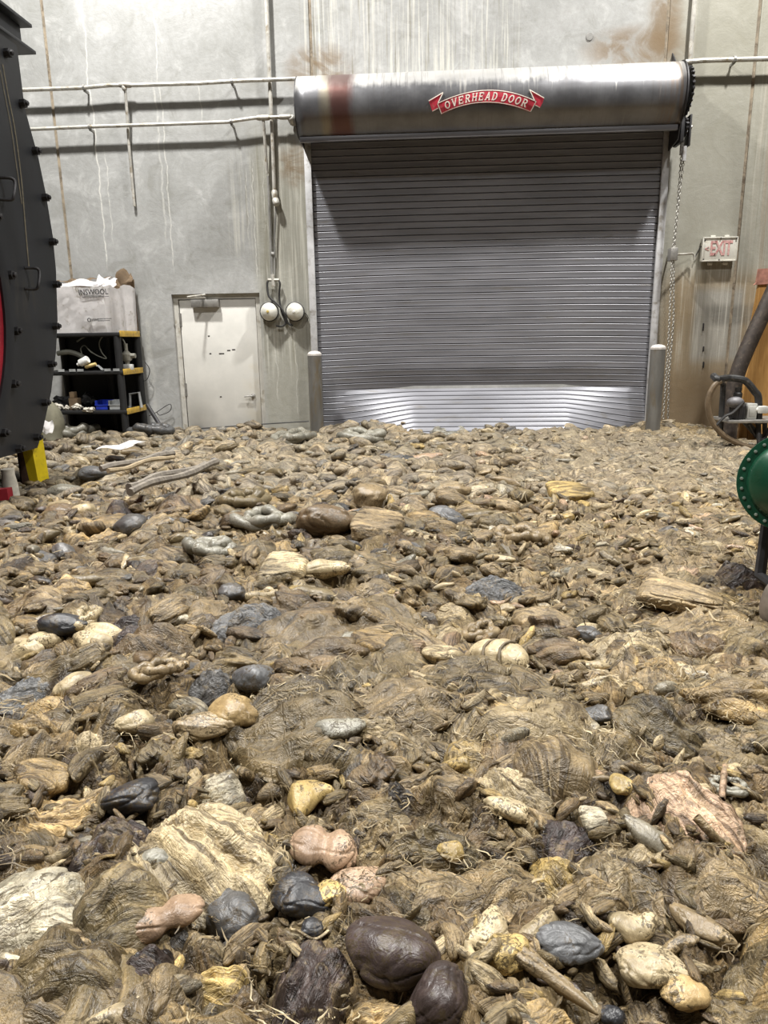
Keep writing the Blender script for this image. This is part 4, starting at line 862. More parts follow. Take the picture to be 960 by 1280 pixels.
def offal_mat(name, bump_s, rough, mud_amt, fleck=.6, dark=.6, speck=.0, fine=.55, strand=0.0):
    m = Mat(name); w = m.world(); at = m.new('ShaderNodeAttribute'); at.attribute_name = 'Col'; base = at.outputs['Color']
    fl = m.new('ShaderNodeAttribute'); fl.attribute_name = 'Flow'; fv = fl.outputs['Vector']
    oi = m.new('ShaderNodeObjectInfo'); rv = E(m.t, oi.outputs['Random'])
    n1 = m.noise(w, 8, 5, .62, 1.0); n2 = m.noise(w, 24, 6, .66, 1.6); n3 = m.noise(w, 75, 5, .66, 1.2)
    m5 = m.noise(w, 13, 4, .6, 2.0); c5 = (m5*2.0-1.0).abs()   # rounded swellings with sharp creases, as crumpled skin has
    c = m.mix(n1.step(.35, .65), m.mix(1.0, base, (.66, .64, .60), 'MULTIPLY'), m.mix(1.0, base, (1.22, 1.20, 1.16), 'MULTIPLY'))
    c = m.mix(n2.step(.46, .42)*dark, c, m.mix(1.0, c, (.38, .35, .30), 'MULTIPLY'))
    c = m.mix((n1*.55+n2*.45).step(.62-mud_amt*.26, .65-mud_amt*.22)*min(1, mud_amt*1.5), c, m.mix(n3.step(.40, .60), (.065, .047, .025), (.22, .168, .092)))
    h = c5+n3*(fine*.4)
    if strand > 0:
        f1 = m.noise(fv, .30, 5, .62, .6); f2 = m.noise(fv, .9, 4, .6, .4)
        c = m.mix(f1.step(.47, .41)*strand, c, m.mix(1.0, c, (.22, .19, .155), 'MULTIPLY'))
        c = m.mix(f1.step(.54, .60)*strand, c, m.mix(1.0, c, (1.50, 1.46, 1.36), 'MULTIPLY'))
        c = m.mix(f2.step(.58, .64)*strand*.7, c, m.mix(1.0, c, (1.5, 1.46, 1.38), 'MULTIPLY'))
        c = m.mix(f2.step(.43, .37)*strand*.8, c, m.mix(1.0, c, (.26, .23, .19), 'MULTIPLY'))
        h = h+(f1-.5).abs()*1.4*strand+f2*.5*strand
    else:
        c = m.mix(n3.step(.45, .41)*dark, c, m.mix(1.0, c, (.28, .25, .21), 'MULTIPLY'))
        c = m.mix(n3.step(.57, .60)*fleck, c, m.mix(1.0, c, (2.3, 2.25, 2.1), 'MULTIPLY'))
    c = m.mix(n1.step(.47, .54)*n3.step(.50, .53)*speck, c, (.05, .036, .019))
    c = m.mix(rv*.30, c, m.mix(1.0, c, (.62, .60, .56), 'MULTIPLY'))
    return m.out(c, n2*.4+(rough-.16), 0.0, m.bump(h, bump_s, .03), .40)
M_MAT = offal_mat('matted_wet_offal', .60, .42, .10, .5, .5, 0, .4, .85)
M_LUMP = offal_mat('smeared_offal', .48, .36, .42, .4, .40, .30, .3, .80)
M_POUCH = offal_mat('smooth_wet_pouch', .18, .32, .25, .12, .20, .85)

# base of the heap: three bands, finer towards the front
pile = thing('offal_heap', 'brown matted heap of wet offal and fibre covering the whole floor', 'offal heap', (0, 6, FLOOR_Z), kind='stuff')
for (x0, x1, y0, y1, st) in ((-1.95, 1.75, .75, 2.62, .0095), (-3.6, 3.2, 2.60, 5.22, .0180), (-7.4, 5.9, 5.20, 10.985, .0320)):
    nx, ny = int((x1-x0)/st), int((y1-y0)/st); gx, gy = np.meshgrid(np.linspace(x0, x1, nx), np.linspace(y0, y1, ny))
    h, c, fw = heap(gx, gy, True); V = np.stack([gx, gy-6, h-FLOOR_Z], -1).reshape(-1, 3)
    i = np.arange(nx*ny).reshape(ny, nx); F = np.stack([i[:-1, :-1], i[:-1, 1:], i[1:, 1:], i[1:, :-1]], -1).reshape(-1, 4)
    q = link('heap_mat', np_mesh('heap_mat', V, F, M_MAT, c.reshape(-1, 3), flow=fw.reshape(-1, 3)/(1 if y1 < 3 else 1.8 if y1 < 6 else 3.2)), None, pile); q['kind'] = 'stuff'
# coarse skirt where no camera of the photograph reaches
nx, ny = 120, 60
for (x0, x1, y0, y1) in ((-8, -1.9, .3, 2.65), (1.7, 6.6, .3, 2.65), (-8, -3.55, 2.6, 5.25), (3.15, 6.6, 2.6, 5.25), (-1.98, 1.78, -.4, .78)):
    gx, gy = np.meshgrid(np.linspace(x0, x1, nx), np.linspace(y0, y1, ny)); h, c, fw = heap(gx, gy, True); V = np.stack([gx, gy-6, h-.012-FLOOR_Z], -1).reshape(-1, 3)
    i = np.arange(nx*ny).reshape(ny, nx); F = np.stack([i[:-1, :-1], i[:-1, 1:], i[1:, 1:], i[1:, :-1]], -1).reshape(-1, 4)
    q = link('heap_mat', np_mesh('heap_mat', V, F, M_MAT, c.reshape(-1, 3), flow=fw.reshape(-1, 3)/(1 if y1 < 3 else 1.8 if y1 < 6 else 3.2)), None, pile); q['kind'] = 'stuff'

ICO = {}
for sd in (1, 2, 3, 4, 5):
    bm = bmesh.new(); bmesh.ops.create_icosphere(bm, subdivisions=sd, radius=1.0)
    bm.verts.index_update(); ICO[sd] = (np.array([v.co[:] for v in bm.verts]), np.array([[v.index for v in f.verts] for f in bm.faces])); bm.free()
def sn(p, rs, fr, n=6):
    t = 0
    for _ in range(n):
        k = rs.normal(size=3); k *= fr*(.6+.8*rs.rand())/np.linalg.norm(k); t = t+np.sin(p@k+rs.rand()*6.28)
    return t/math.sqrt(n/2)/1.4
def lump(kind, L, W, Hh, seed, sd):
    rs = np.random.RandomState(seed); v0, F = ICO[sd]; v = v0.copy(); x = v[:, 0]
    if kind == 'pouch':
        tp = rs.uniform(-.28, .28); r = 1+tp*x+.10*sn(v, rs, 2.2)+.035*sn(v, rs, 6); v = v*np.c_[np.ones_like(r)*(1+.05*sn(v, rs, 2)), r, r]
        cr = sn(v*np.array([.6, 1, 1]), rs, 5); v *= (1-.07*np.clip(1-np.abs(cr)*5, 0, 1))[:, None]
        b = rs.uniform(-.3, .3); v[:, 1] += b*(v[:, 0]**2-.4); v *= (1+.10*sn(v, rs, 3.2))[:, None]
    elif kind == 'banana':
        tp = rs.uniform(-.2, .2); r = 1+tp*x+.07*sn(v, rs, 2.5)+.08*np.sin(x*rs.uniform(5, 8)+rs.rand()*6); v = v*np.c_[np.ones_like(r), r, r]; v[:, 1] += rs.choice([-1, 1])*.75*(v[:, 0]**2-.4)
    elif kind == 'ball':
        r = 1+.06*sn(v, rs, 2)+.03*sn(v, rs, 7); v = v*r[:, None]; cr = sn(v, rs, 3.0); v *= (1-.08*np.clip(1-np.abs(cr)*6, 0, 1))[:, None]
    elif kind == 'twin':
        g = np.exp(-((x-.05)/.22)**2); r = 1-.32*g+.07*sn(v, rs, 2.5); v = v*np.c_[np.ones_like(r), r, r]
    elif kind == 'fold':
        q = v+.40*np.c_[sn(v, rs, 2.2), sn(v, rs, 2.2), sn(v, rs, 2.2)]; k1 = sn(q*np.array([.55, 1.2, 1.2]), rs, 4.0); k2 = sn(q, rs, 8.5)
        r = .72+.26*np.sqrt(k1*k1+.01)+.10*np.sqrt(k2*k2+.005)+.18*sn(v, rs, 1.8); v = v*r[:, None]
    elif kind == 'flap':
        rr = np.hypot(v[:, 0], v[:, 1]); q = v+.30*np.c_[sn(v, rs, 2.2), sn(v, rs, 2.2), 0*x]
        th = np.arctan2(q[:, 1], q[:, 0]+1.5); f1 = np.abs(np.sin(th*rs.uniform(5, 7)+rs.rand()*3)); f2 = np.abs(np.sin(th*rs.uniform(12, 16)+1.5*sn(v, rs, 3)))
        e = 1+.22*sn(v*np.array([1, 1, 0]), rs, 2.6)+.10*sn(v*np.array([1, 1, 0]), rs, 6); top = (v0[:, 2] > -.15)
        v[:, :2] *= e[:, None]; v[:, 2] = v0[:, 2]*.75+top*(1-rr**2)*(.50*f1+.22*f2+.25*sn(v, rs, 2.5))
    elif kind == 'bind':
        r = 1+.05*sn(v, rs, 3)-.13*np.exp(-(((x+.25)/.09)**2))-.13*np.exp(-(((x-.3)/.09)**2))+.05*np.sin(v[:, 1]*9); v = v*np.c_[np.ones_like(r), r, r]
    elif kind == 'slab':
        v = np.sign(v)*np.abs(v)**np.array([.45, .45, .7]); v[:, 1] *= 1-.25*v[:, 0]; v[:, 2] += .15*sn(v, rs, 2.5)+.06*np.sin(v[:, 1]*10)
    elif kind == 'donut':
        rr = np.hypot(v[:, 0], v[:, 1]); v[:, 2] -= .75*np.exp(-(rr/.36)**2)*(v[:, 2] > 0); v *= (1+.08*sn(v, rs, 4))[:, None]
    if kind in ('pouch', 'banana', 'ball', 'twin', 'slab'): v = v*(1+.06*sn(v0, rs, 4)-.07*np.exp(-(sn(v0*np.array([.7, 1, 1]), rs, 5)/.16)**2))[:, None]
    return v*np.array([L/2, W/2, Hh/2]), F
def vflow(v, sd): return np.c_[v[:, 1]*22+v[:, 2]*8, v[:, 0]*4, np.full(len(v), sd % 89)]
def tint(v, col, seed, amt=.22):
    rs = np.random.RandomState(seed+991); s = v/np.max(np.abs(v)); c = np.array(col)[None]*(1+amt*sn(s, rs, 3.0)[:, None]+.6*amt*sn(s, rs, 9)[:, None])
    return np.clip(c, .008, .9)
def swell(kind, x0, y0, L, W, Hh, yaw, seed, sd):   # a folded skin that rises out of the heap; world x, y and rise above the heap
    rs = np.random.RandomState(seed); v0, F = ICO[sd]; v = v0.copy(); rr = np.clip(np.hypot(v[:, 0], v[:, 1]), 0, 1); fl = v*np.array([1, 1, 0])
    e = 1+.20*sn(fl, rs, 2.4)+.10*sn(fl, rs, 5.5); q = fl+.28*np.c_[sn(fl, rs, 2.5), sn(fl, rs, 2.5), 0*rr]
    if kind == 'flap':
        th = np.arctan2(q[:, 1], q[:, 0]+1.35); f = .7*np.abs(np.sin(th*rs.uniform(6, 9)+rs.rand()*3))+.3*np.abs(np.sin(th*rs.uniform(15, 20)+1.2*sn(fl, rs, 3)))
    else:
        a = rs.normal(0, .5); ph = (q[:, 1]*math.cos(a)+q[:, 0]*math.sin(a)); f = .6*np.abs(np.sin(ph*rs.uniform(3, 5)+rs.rand()*3))+.25*np.abs(sn(q, rs, 6))+.2*np.abs(sn(q, rs, 12))
    pr = np.clip(1-rr**2, 0, 1)**.75*(v0[:, 2] > -.02); rise = pr*Hh*((.30+.95*f if kind == 'flap' else .55+.65*f)+.25*sn(fl, rs, 2.2))-.012*(1-pr)-.03*(v0[:, 2] < -.02)
    X, Y = v[:, 0]*e*L/2, v[:, 1]*e*W/2; c_, s_ = math.cos(yaw), math.sin(yaw)
    fw = np.c_[th*26, rr*2.2+0*th, 0*th+seed % 97] if kind == 'flap' else np.c_[ph*13, (q[:, 0]*math.cos(a)-q[:, 1]*math.sin(a))*1.8, 0*ph+seed % 97]
    return np.c_[x0+X*c_-Y*s_, y0+X*s_+Y*c_, rise], F, fw
COL = dict(blk=(.030, .031, .036), dkb=(.052, .038, .036), dkg=(.085, .085, .088), brn=(.14, .098, .057), tan=(.30, .232, .140), crm=(.47, .39, .25), yel=(.45, .335, .14),
           pnk=(.42, .295, .205), wht=(.45, .415, .325), gry=(.25, .245, .21), olv=(.160, .128, .072), och=(.38, .275, .135), slt=(.12, .125, .135))
SPOTS = [  # px, py, length px, width px, angle in the picture, shape, colour, label
 (497, 1197, 108, 62, -15, 'pouch', 'dkb', 'largest dark purple-brown pouch in the foreground, lying on its side'),
 (552, 1248, 72, 58, 80, 'pouch', 'dkb', 'dark purple pouch standing at the bottom edge right of the largest one'),
 (392, 1232, 118, 58, 65, 'fold', 'dkb', 'dark brown folded mass at the bottom edge left of the largest pouch'),
 (378, 1127, 62, 36, -15, 'pouch', 'blk', 'blue-black domed pouch left of the pink twin lobes'),
 (391, 1162, 28, 17, 5, 'pouch', 'blk', 'small black lump under the blue-black domed pouch'),
 (293, 1150, 56, 48, 30, 'ball', 'dkg', 'dark grey round pouch left of the blue-black dome'),
 (181, 1200, 50, 52, -40, 'fold', 'dkb', 'purple-brown wrinkled lump below the olive wrapped bulb'),
 (163, 1000, 64, 40, 5, 'pouch', 'blk', 'glossy black dome beside the long ochre flap'),
 (143, 1033, 68, 44, -20, 'fold', 'dkb', 'dark brown crumpled lump just below the glossy black dome'),
 (116, 1065, 36, 50, 70, 'fold', 'dkb', 'dark brown lump at the left below the crumpled one'),
 (197, 1073, 36, 20, -15, 'pouch', 'gry', 'small smooth grey egg near the cream fan-shaped flap'),
 (715, 1178, 66, 36, 10, 'pouch', 'slt', 'slate grey pouch with a tapered end, lower right'),
 (713, 1060, 48, 50, 50, 'fold', 'dkb', 'dark brown lump beside the pale tag piece'),
 (764, 1274, 28, 22, 0, 'ball', 'blk', 'black ball cut by the bottom edge on the right'),
 (340, 957, 24, 36, 80, 'pouch', 'blk', 'small black upright pouch left of the cream hook'),
 (742, 893, 40, 18, 12, 'pouch', 'dkg', 'dark pointed scrap beside the big brown dome'),
 (700, 1222, 12, 42, 85, 'pouch', 'dkb', 'short dark tube under the slate grey pouch'),
 (315, 773, 88, 34, 8, 'fold', 'slt', 'long charcoal pouch in the middle of the heap'),
 (86, 786, 22, 42, 70, 'pouch', 'blk', 'black upright flap on the left of the heap'),
 (155, 781, 62, 40, 0, 'fold', 'dkb', 'dark wrinkled mass right of the black upright flap'),
 (263, 851, 48, 36, 0, 'fold', 'dkg', 'dark wrinkled lump above the ochre ball'),
 (318, 850, 42, 36, 10, 'pouch', 'slt', 'slate pouch touching the dark wrinkled lump'),
 (34, 862, 70, 32, 5, 'flap', 'slt', 'dark slate flap at the left edge'),
 (430, 689, 42, 13, 0, 'pouch', 'dkg', 'flat dark grey strip below the big tan cushion'),
 (166, 662, 36, 28, 0, 'ball', 'dkg', 'dark grey round lump behind the orange-tan pair'),
 (290, 745, 30, 22, 0, 'ball', 'dkg', 'dark ball just behind the long charcoal pouch'),
 (556, 641, 42, 26, -10, 'pouch', 'slt', 'blue-grey pouch in the far centre'),
 (617, 741, 64, 26, 5, 'flap', 'slt', 'blue-grey flat flap right of centre'),
 (735, 797, 30, 22, 0, 'ball', 'dkg', 'dark ball in the right middle of the heap'),
 (921, 722, 62, 26, -8, 'fold', 'dkb', 'purple-brown wrinkled flap below the green tank'),
 (497, 575, 44, 14, 5, 'fold', 'slt', 'dark blue-grey scrap far back before the roller door'),
 (475, 665, 54, 42, -5, 'slab', 'tan', 'big tan cushion-like piece in the middle distance'),
 (408, 660, 66, 34, -12, 'pouch', 'brn', 'brown-tan smooth lump left of the big tan cushion'),
 (357, 721, 48, 30, -8, 'slab', 'crm', 'pale flat disc left of the cream sausage'),
 (403, 712, 64, 22, 0, 'banana', 'crm', 'long cream sausage before the big tan cushion'),
 (124, 811, 38, 34, 40, 'twin', 'crm', 'cream two-lobed lump below the dark wrinkled mass'),
 (34, 806, 28, 22, 30, 'banana', 'crm', 'small cream kidney-shaped piece at far left'),
 (57, 808, 26, 22, -40, 'banana', 'crm', 'small cream curled piece next to the kidney-shaped one'),
 (95, 859, 46, 22, 8, 'pouch', 'crm', 'cream oblong piece right of the dark slate flap'),
 (292, 889, 46, 42, 20, 'ball', 'och', 'round ochre ball with a crease'),
 (260, 905, 72, 26, -12, 'pouch', 'tan', 'long tan piece lying against the ochre ball'),
 (170, 904, 42, 25, -10, 'pouch', 'crm', 'cream stubby piece left of the long tan one'),
 (46, 931, 54, 40, 10, 'fold', 'tan', 'tan folded scrap near the left edge'),
 (115, 915, 30, 34, 60, 'fold', 'crm', 'cream upright scrap between the tan fold and the stubby piece'),
 (278, 980, 54, 46, 20, 'fold', 'wht', 'whitish fibrous bundle left of the small black pouch'),
 (386, 994, 54, 26, 35, 'banana', 'yel', 'cream-yellow hook-shaped piece in the centre'),
 (52, 1008, 120, 36, 5, 'flap', 'och', 'long ochre flap at the left edge'),
 (423, 914, 52, 24, 5, 'pouch', 'gry', 'pale blue-grey smooth piece in the centre'),
 (553, 823, 48, 24, 0, 'donut', 'crm', 'cream ring-shaped piece right of centre'),
 (622, 838, 66, 36, -18, 'bind', 'crm', 'cream bundle tied round with cords'),
 (690, 1084, 54, 46, 30, 'fold', 'yel', 'yellowish ruffled piece beside the dark brown lump'),
 (742, 1025, 28, 22, 15, 'slab', 'wht', 'pale tag-shaped piece on the right'),
 (856, 990, 98, 74, -30, 'flap', 'pnk', 'large pinkish tan fan-shaped flap on the right'),
 (405, 1070, 76, 46, -12, 'twin', 'pnk', 'pink and cream twin lobe in the lower centre'),
 (450, 1091, 62, 42, -5, 'pouch', 'pnk', 'pink-cream plump pouch leaning on the twin lobe'),
 (410, 1116, 36, 30, 0, 'ball', 'yel', 'small cream ball below the pink twin lobe'),
 (450, 1126, 40, 26, 8, 'pouch', 'crm', 'small cream nub right of the cream ball'),
 (562, 1082, 34, 22, -5, 'pouch', 'yel', 'small yellow egg right of the pink pouch'),
 (608, 1172, 66, 26, 55, 'banana', 'crm', 'pale ribbed tube slanting beside the yellow lobe'),
 (634, 1196, 48, 34, 35, 'pouch', 'yel', 'yellow lobe right of the pale ribbed tube'),
 (790, 1161, 54, 27, 12, 'banana', 'crm', 'cream sausage above the large cream pouch'),
 (878, 1153, 30, 58, 75, 'pouch', 'tan', 'tan pear-shaped piece standing at the lower right'),
 (814, 1218, 86, 42, 12, 'pouch', 'crm', 'large smooth cream pouch at the lower right'),
 (738, 1249, 48, 30, -15, 'fold', 'wht', 'whitish pink knot left of the large cream pouch'),
 (669, 1207, 22, 74, 60, 'banana', 'tan', 'curved strap-like tube beside the slate grey pouch'),
 (850, 1266, 46, 30, -40, 'pouch', 'och', 'ochre lump at the bottom edge under the cream pouch'),
 (32, 1150, 170, 128, -20, 'flap', 'wht', 'very large pale tripe-like sheet at the lower left edge'),
 (34, 1109, 76, 34, -20, 'banana', 'wht', 'pale rounded fold above the large tripe-like sheet'),
 (255, 1052, 140, 86, -25, 'flap', 'crm', 'large cream fan of folded tissue in the lower left'),
 (143, 1133, 116, 84, 20, 'fold', 'olv', 'olive-brown wrapped bulb in the lower left'),
 (205, 1153, 92, 40, 10, 'twin', 'pnk', 'pinkish tan bent tube against the olive wrapped bulb'),
 (258, 1222, 88, 62, 0, 'fold', 'yel', 'large cream-ochre lump at the lower left'),
 (470, 1268, 80, 40, 5, 'fold', 'och', 'ochre lump at the bottom edge between dark pouches'),
 (855, 757, 92, 30, -5, 'slab', 'tan', 'tan board-like slab at the right'),
 (714, 620, 44, 26, 8, 'slab', 'yel', 'square pale yellow scrap in the far right'),
 (621, 698, 36, 12, 5, 'pouch', 'crm', 'thin pale sliver right of centre'),
 (817, 893, 110, 62, 8, 'fold', 'olv', 'big brown domed lump at the right'),
 (83, 735, 52, 36, 20, 'fold', 'och', 'ochre folded piece at the upper left of the heap'),
 (104, 645, 30, 17, 0, 'pouch', 'crm', 'cream oval at the upper left of the heap'),
 (78, 636, 32, 20, 0, 'pouch', 'brn', 'brown smooth lump beside the cream oval'),
 (91, 664, 32, 24, 10, 'fold', 'och', 'orange-tan lump below the cream oval'),
 (132, 661, 42, 22, -5, 'fold', 'och', 'orange-tan crumpled piece beside its darker neighbour'),
 (150, 638, 32, 28, 0, 'fold', 'dkb', 'dark brown lump right of the cream oval'),
 (225, 633, 48, 30, 5, 'fold', 'brn', 'reddish brown lump below the grey sticks'),
 (462, 627, 42, 30, 0, 'pouch', 'tan', 'pale tan lump behind the big tan cushion'),
 (512, 632, 44, 20, 0, 'flap', 'tan', 'tan flat piece right of the pale lump behind the cushion'),
 (634, 1018, 24, 40, 70, 'pouch', 'crm', 'cream egg right of centre in the foreground'),
 (775, 998, 22, 20, 30, 'pouch', 'yel', 'small yellow nub left of the pinkish fan flap'),
 (928, 1044, 38, 32, 0, 'fold', 'tan', 'tan stub at the right below the fan flap'),
 (190, 1090, 70, 26, 20, 'fold', 'olv', 'olive fold resting on top of the wrapped bulb'),
 (83, 610, 46, 20, 0, 'pouch', 'gry', 'grey rounded lump near the yellow leg'),
 (122, 597, 36, 16, 0, 'pouch', 'slt', 'slate lump behind the grey rounded one'),
 (545, 985, 100, 30, 6, 'fold', 'tan', 'long pale twisted cord of tissue in the foreground centre'),
 (640, 985, 90, 40, -12, 'flap', 'crm', 'cream draped sheet right of the twisted cord'),
 (530, 1040, 110, 40, 12, 'fold', 'olv', 'olive twisted fold above the yellow egg'),
 (660, 890, 60, 20, -20, 'fold', 'tan', 'tan forked strip below the tied bundle'),
 (865, 812, 70, 40, 0, 'fold', 'brn', 'brown hollowed lump below the tan slab'),
 (760, 840, 50, 22, 0, 'fold', 'crm', 'cream crusted lump in the right middle'),
]
GRP = 'distinct pieces lying on the heap'
M_STICK_C = simple('brown_cord', (.13, .10, .06), .7)
taken = []
def place(px_, py_, l, w, ang, kind, colr, seed, name, label, cat, sd=None):
    z = .03
    for _ in range(3):
        g = onZ(px_, py_, z); z = hz(g.x, g.y)+.02
    d = np.array(g)-np.array([0, 0, CAM_H]); dep = float(d@FWD); s = dep/FPX; el = math.atan2(CAM_H-z, math.hypot(d[0], d[1])); se, ce = math.sin(el), math.cos(el)
    a = math.radians(ang); azi = math.atan2(d[0], d[1])
    vx, vy = l*math.cos(a)*s, l*math.sin(a)*s/(se*.8+.38)
    L = math.hypot(vx, vy); yaw = math.atan2(vy, vx)-azi
    hz_ratio = .34 if kind == 'flap' else (.42 if kind == 'slab' else .72)
    wpx = w*(abs(math.cos(a)))/(se*.8+hz_ratio*ce*.75)+w*abs(math.sin(a)); W = wpx*s; Hh = min(W, L)*hz_ratio
    sd = sd or (5 if l > 60 else 4)
    if kind in ('fold', 'flap'):
        hs = min(min(W, L)*(.42 if kind == 'fold' else .24), .15)
        wv, F, fw = swell(kind, g.x, g.y, L*1.18, W*1.12, hs, yaw, seed, sd); lo = float(np.median(heap(wv[:, 0], wv[:, 1]))); wv[:, 2] += .45*heap(wv[:, 0], wv[:, 1])+.55*lo+(.012 if kind == 'flap' else .006)
        loc = Vv((g.x, g.y, z)); me = np_mesh(name, wv-np.array(loc)[None], F, M_LUMP, tint(wv-np.array(loc)[None], COL[colr], seed, .28), flow=fw*(1.6 if l > 60 else 1)); o = link(name, me, None); o.location = loc
        taken.append((g.x, g.y, L/2, W/2, yaw)); return tag(o, label, cat, GRP)
    v, F = lump(kind, L*1.14, W*1.18, Hh*1.10, seed, sd)
    soft = kind in ('pouch', 'banana', 'ball', 'twin', 'bind')
    me = np_mesh(name, v, F, M_POUCH if soft else M_LUMP, tint(v, COL[colr], seed, .16 if soft else .3), flow=vflow(v/np.max(np.abs(v), 0)*.5, seed)*1.5); o = link(name, me, None)
    o.location = (g.x, g.y, z+Hh*.10+.012); o.rotation_euler = (random.Random(seed).uniform(-.12, .12), random.Random(seed+1).uniform(-.12, .12), yaw)
    R3 = np.array(o.rotation_euler.to_matrix()); wv = v@R3.T+np.array(o.location)[None]; o.location.z = float(np.percentile(heap(wv[:, 0], wv[:, 1]), 55))+Hh*.22+.014
    taken.append((g.x, g.y, L/2, W/2, yaw)); return tag(o, label, cat, GRP)
NAMES = dict(pouch='offal_pouch', banana='gut_piece', ball='offal_pouch', twin='offal_pouch', fold='offal_fold', flap='tissue_flap', bind='tied_bundle', slab='offal_slab', donut='gut_ring')
CATS = dict(offal_pouch='offal pouch', gut_piece='gut piece', offal_fold='offal lump', tissue_flap='tissue flap', tied_bundle='offal bundle', offal_slab='offal slab', gut_ring='gut ring')
for i, (px_, py_, l, w, ang, kind, colr, lab) in enumerate(SPOTS):
    nm = NAMES[kind]; o = place(px_, py_, l, w, ang, kind, colr, 100+i*7, nm, lab, CATS[nm])
    if kind == 'bind':                          # the cords round the tied bundles
        for fx in (-.25, .3):
            bb = [v.co for v in o.data.vertices]; Lx = max(c.x for c in bb)-min(c.x for c in bb); ring = [c for c in bb if abs(c.x-fx*Lx/2) < Lx*.02]
            ry = max(abs(c.y) for c in ring); rz = max(abs(c.z) for c in ring)
            bm = bmesh.new(); tube(bm, [Vv((fx*Lx/2+.01*math.sin(k), ry*1.0*math.cos(k*PI/8), rz*1.0*math.sin(k*PI/8))) for k in range(17)], .006, 6, False); obj('cord', bm, M_STICK_C, o)

# gut coils: bulging tubes that wander over the heap
def gut_mesh(name, seed, R_, coils, r, colr):
    rs = np.random.RandomState(seed); pts = []; n = int(26*coils)
    for k in range(n):
        t = k/n; a = 2*PI*coils*t; rr = R_*(1-.45*t)*(1+.25*math.sin(a*1.7+seed)); pts.append(Vv((rr*math.cos(a)*1.25, rr*math.sin(a)*.8, .9*r+.8*r*t+.4*r*math.sin(a*2.3+seed))))
    P = smooth_path(pts, 2); rad = [r*(1+.20*math.sin(i*.95+seed))*(1 if 2 < i < len(P)-3 else .8 if 0 < i < len(P)-1 else .12) for i in range(len(P))]
    bm = bmesh.new(); tube(bm, P, rad, 8); bm.verts.index_update(); V = np.array([v.co[:] for v in bm.verts]); F = np.array([[v.index for v in f.verts] for f in bm.faces if len(f.verts) == 4]); bm.free()
    return np_mesh(name, V, F, M_POUCH, tint(V, COL[colr], seed, .2))
def put(o, px_, py_, rot, up=0.0):
    z = .03
    for _ in range(3): g = onZ(px_, py_, z); z = hz(g.x, g.y)+.01
    o.location = (g.x, g.y, z+up-.005); o.rotation_euler = (0, 0, rot); taken.append((g.x, g.y, .15, .15, 0)); return o
for i, (px_, py_, R_, co, r, cl, lab) in enumerate([
  (262, 694, .13, 2.2, .038, 'gry', 'grey-green coil of gut in the left middle'), (305, 636, .20, 2.4, .045, 'olv', 'olive coil of gut behind the left middle'),
  (332, 655, .18, 2.0, .042, 'gry', 'grey coil of gut right of the olive one'), (98, 547, .22, 1.6, .065, 'gry', 'grey sausage-like gut chain below the shelving'),
  (70, 541, .18, 1.5, .06, 'olv', 'olive gut chain beside the grey sausage-like one'), (190, 545, .22, 2.0, .06, 'slt', 'dark slate coil of gut before the small door'),
  (370, 548, .30, 2.4, .055, 'gry', 'pale ribbed coil of gut at the left bollard'), (455, 545, .28, 2.0, .055, 'gry', 'grey gut coil at the left foot of the roller door'),
  (560, 545, .26, 2.0, .05, 'gry', 'grey gut coil at the middle foot of the roller door'), (650, 688, .14, 1.8, .034, 'tan', 'tan coil of gut in the right middle'),
  (200, 845, .07, 2.0, .020, 'tan', 'small tan gut curl in the left foreground'), (110, 775, .08, 2, .022, 'crm', 'small cream gut curl near the black upright flap'),
  (905, 985, .05, 2.2, .010, 'gry', 'knot of thin grey gut at the right edge'), (600, 790, .08, 2, .02, 'tan', 'small tan gut curl above the tied bundle')]):
    o = link('gut_coil', gut_mesh('gut_coil', 300+i, R_, co, r, cl), None); put(o, px_, py_, i*1.3); tag(o, lab, 'gut coil', 'coils of gut on the heap')

# grey sticks and a white scrap, back left
M_STICK = wood('weathered_grey_stick', (.10, .085, .07), (.20, .175, .14)); M_STICK2 = wood('pale_stick', (.22, .17, .10), (.34, .27, .17))
for i, (xa, ya, xb, yb, r, mt, lab) in enumerate(((126, 586, 216, 567, .032, M_STICK, 'rearmost grey stick of the four at the back left'), (133, 590, 215, 570, .022, M_STICK2, 'thin pale stick lying along the rearmost grey one'),
  (158, 608, 256, 581, .032, M_STICK, 'long grey stick in front of the pale one'), (162, 615, 272, 578, .032, M_STICK, 'frontmost and longest grey stick at the back left'))):
    a, b = onZ(xa, ya, .19), onZ(xb, yb, .20); P = [a.lerp(b, t)+Vv((.02*math.sin(t*7+i), 0, .012*math.sin(t*9+i*2))) for t in [k/9 for k in range(10)]]
    bm = bmesh.new(); tube(bm, P, [r*(1+.12*math.sin(k*1.9+i)) for k in range(10)], 7); tag(obj('stick', bm, mt), lab, 'stick', 'sticks lying on the heap')
bm = bmesh.new(); c = onZ(150, 558, .15); sheet(bm, [c+Vv((-.24, -.14, -.02)), c+Vv((.18, -.06, .0)), c+Vv((.26, .12, .06)), c+Vv((-.10, .06, .02))], 6, 5, lambda u, v: Vv((0, 0, .02*math.sin(u*7+v*4))), .006); tag(obj('white_scrap', bm, M_CARD), 'flat white scrap on the heap before the shelving', 'scrap')
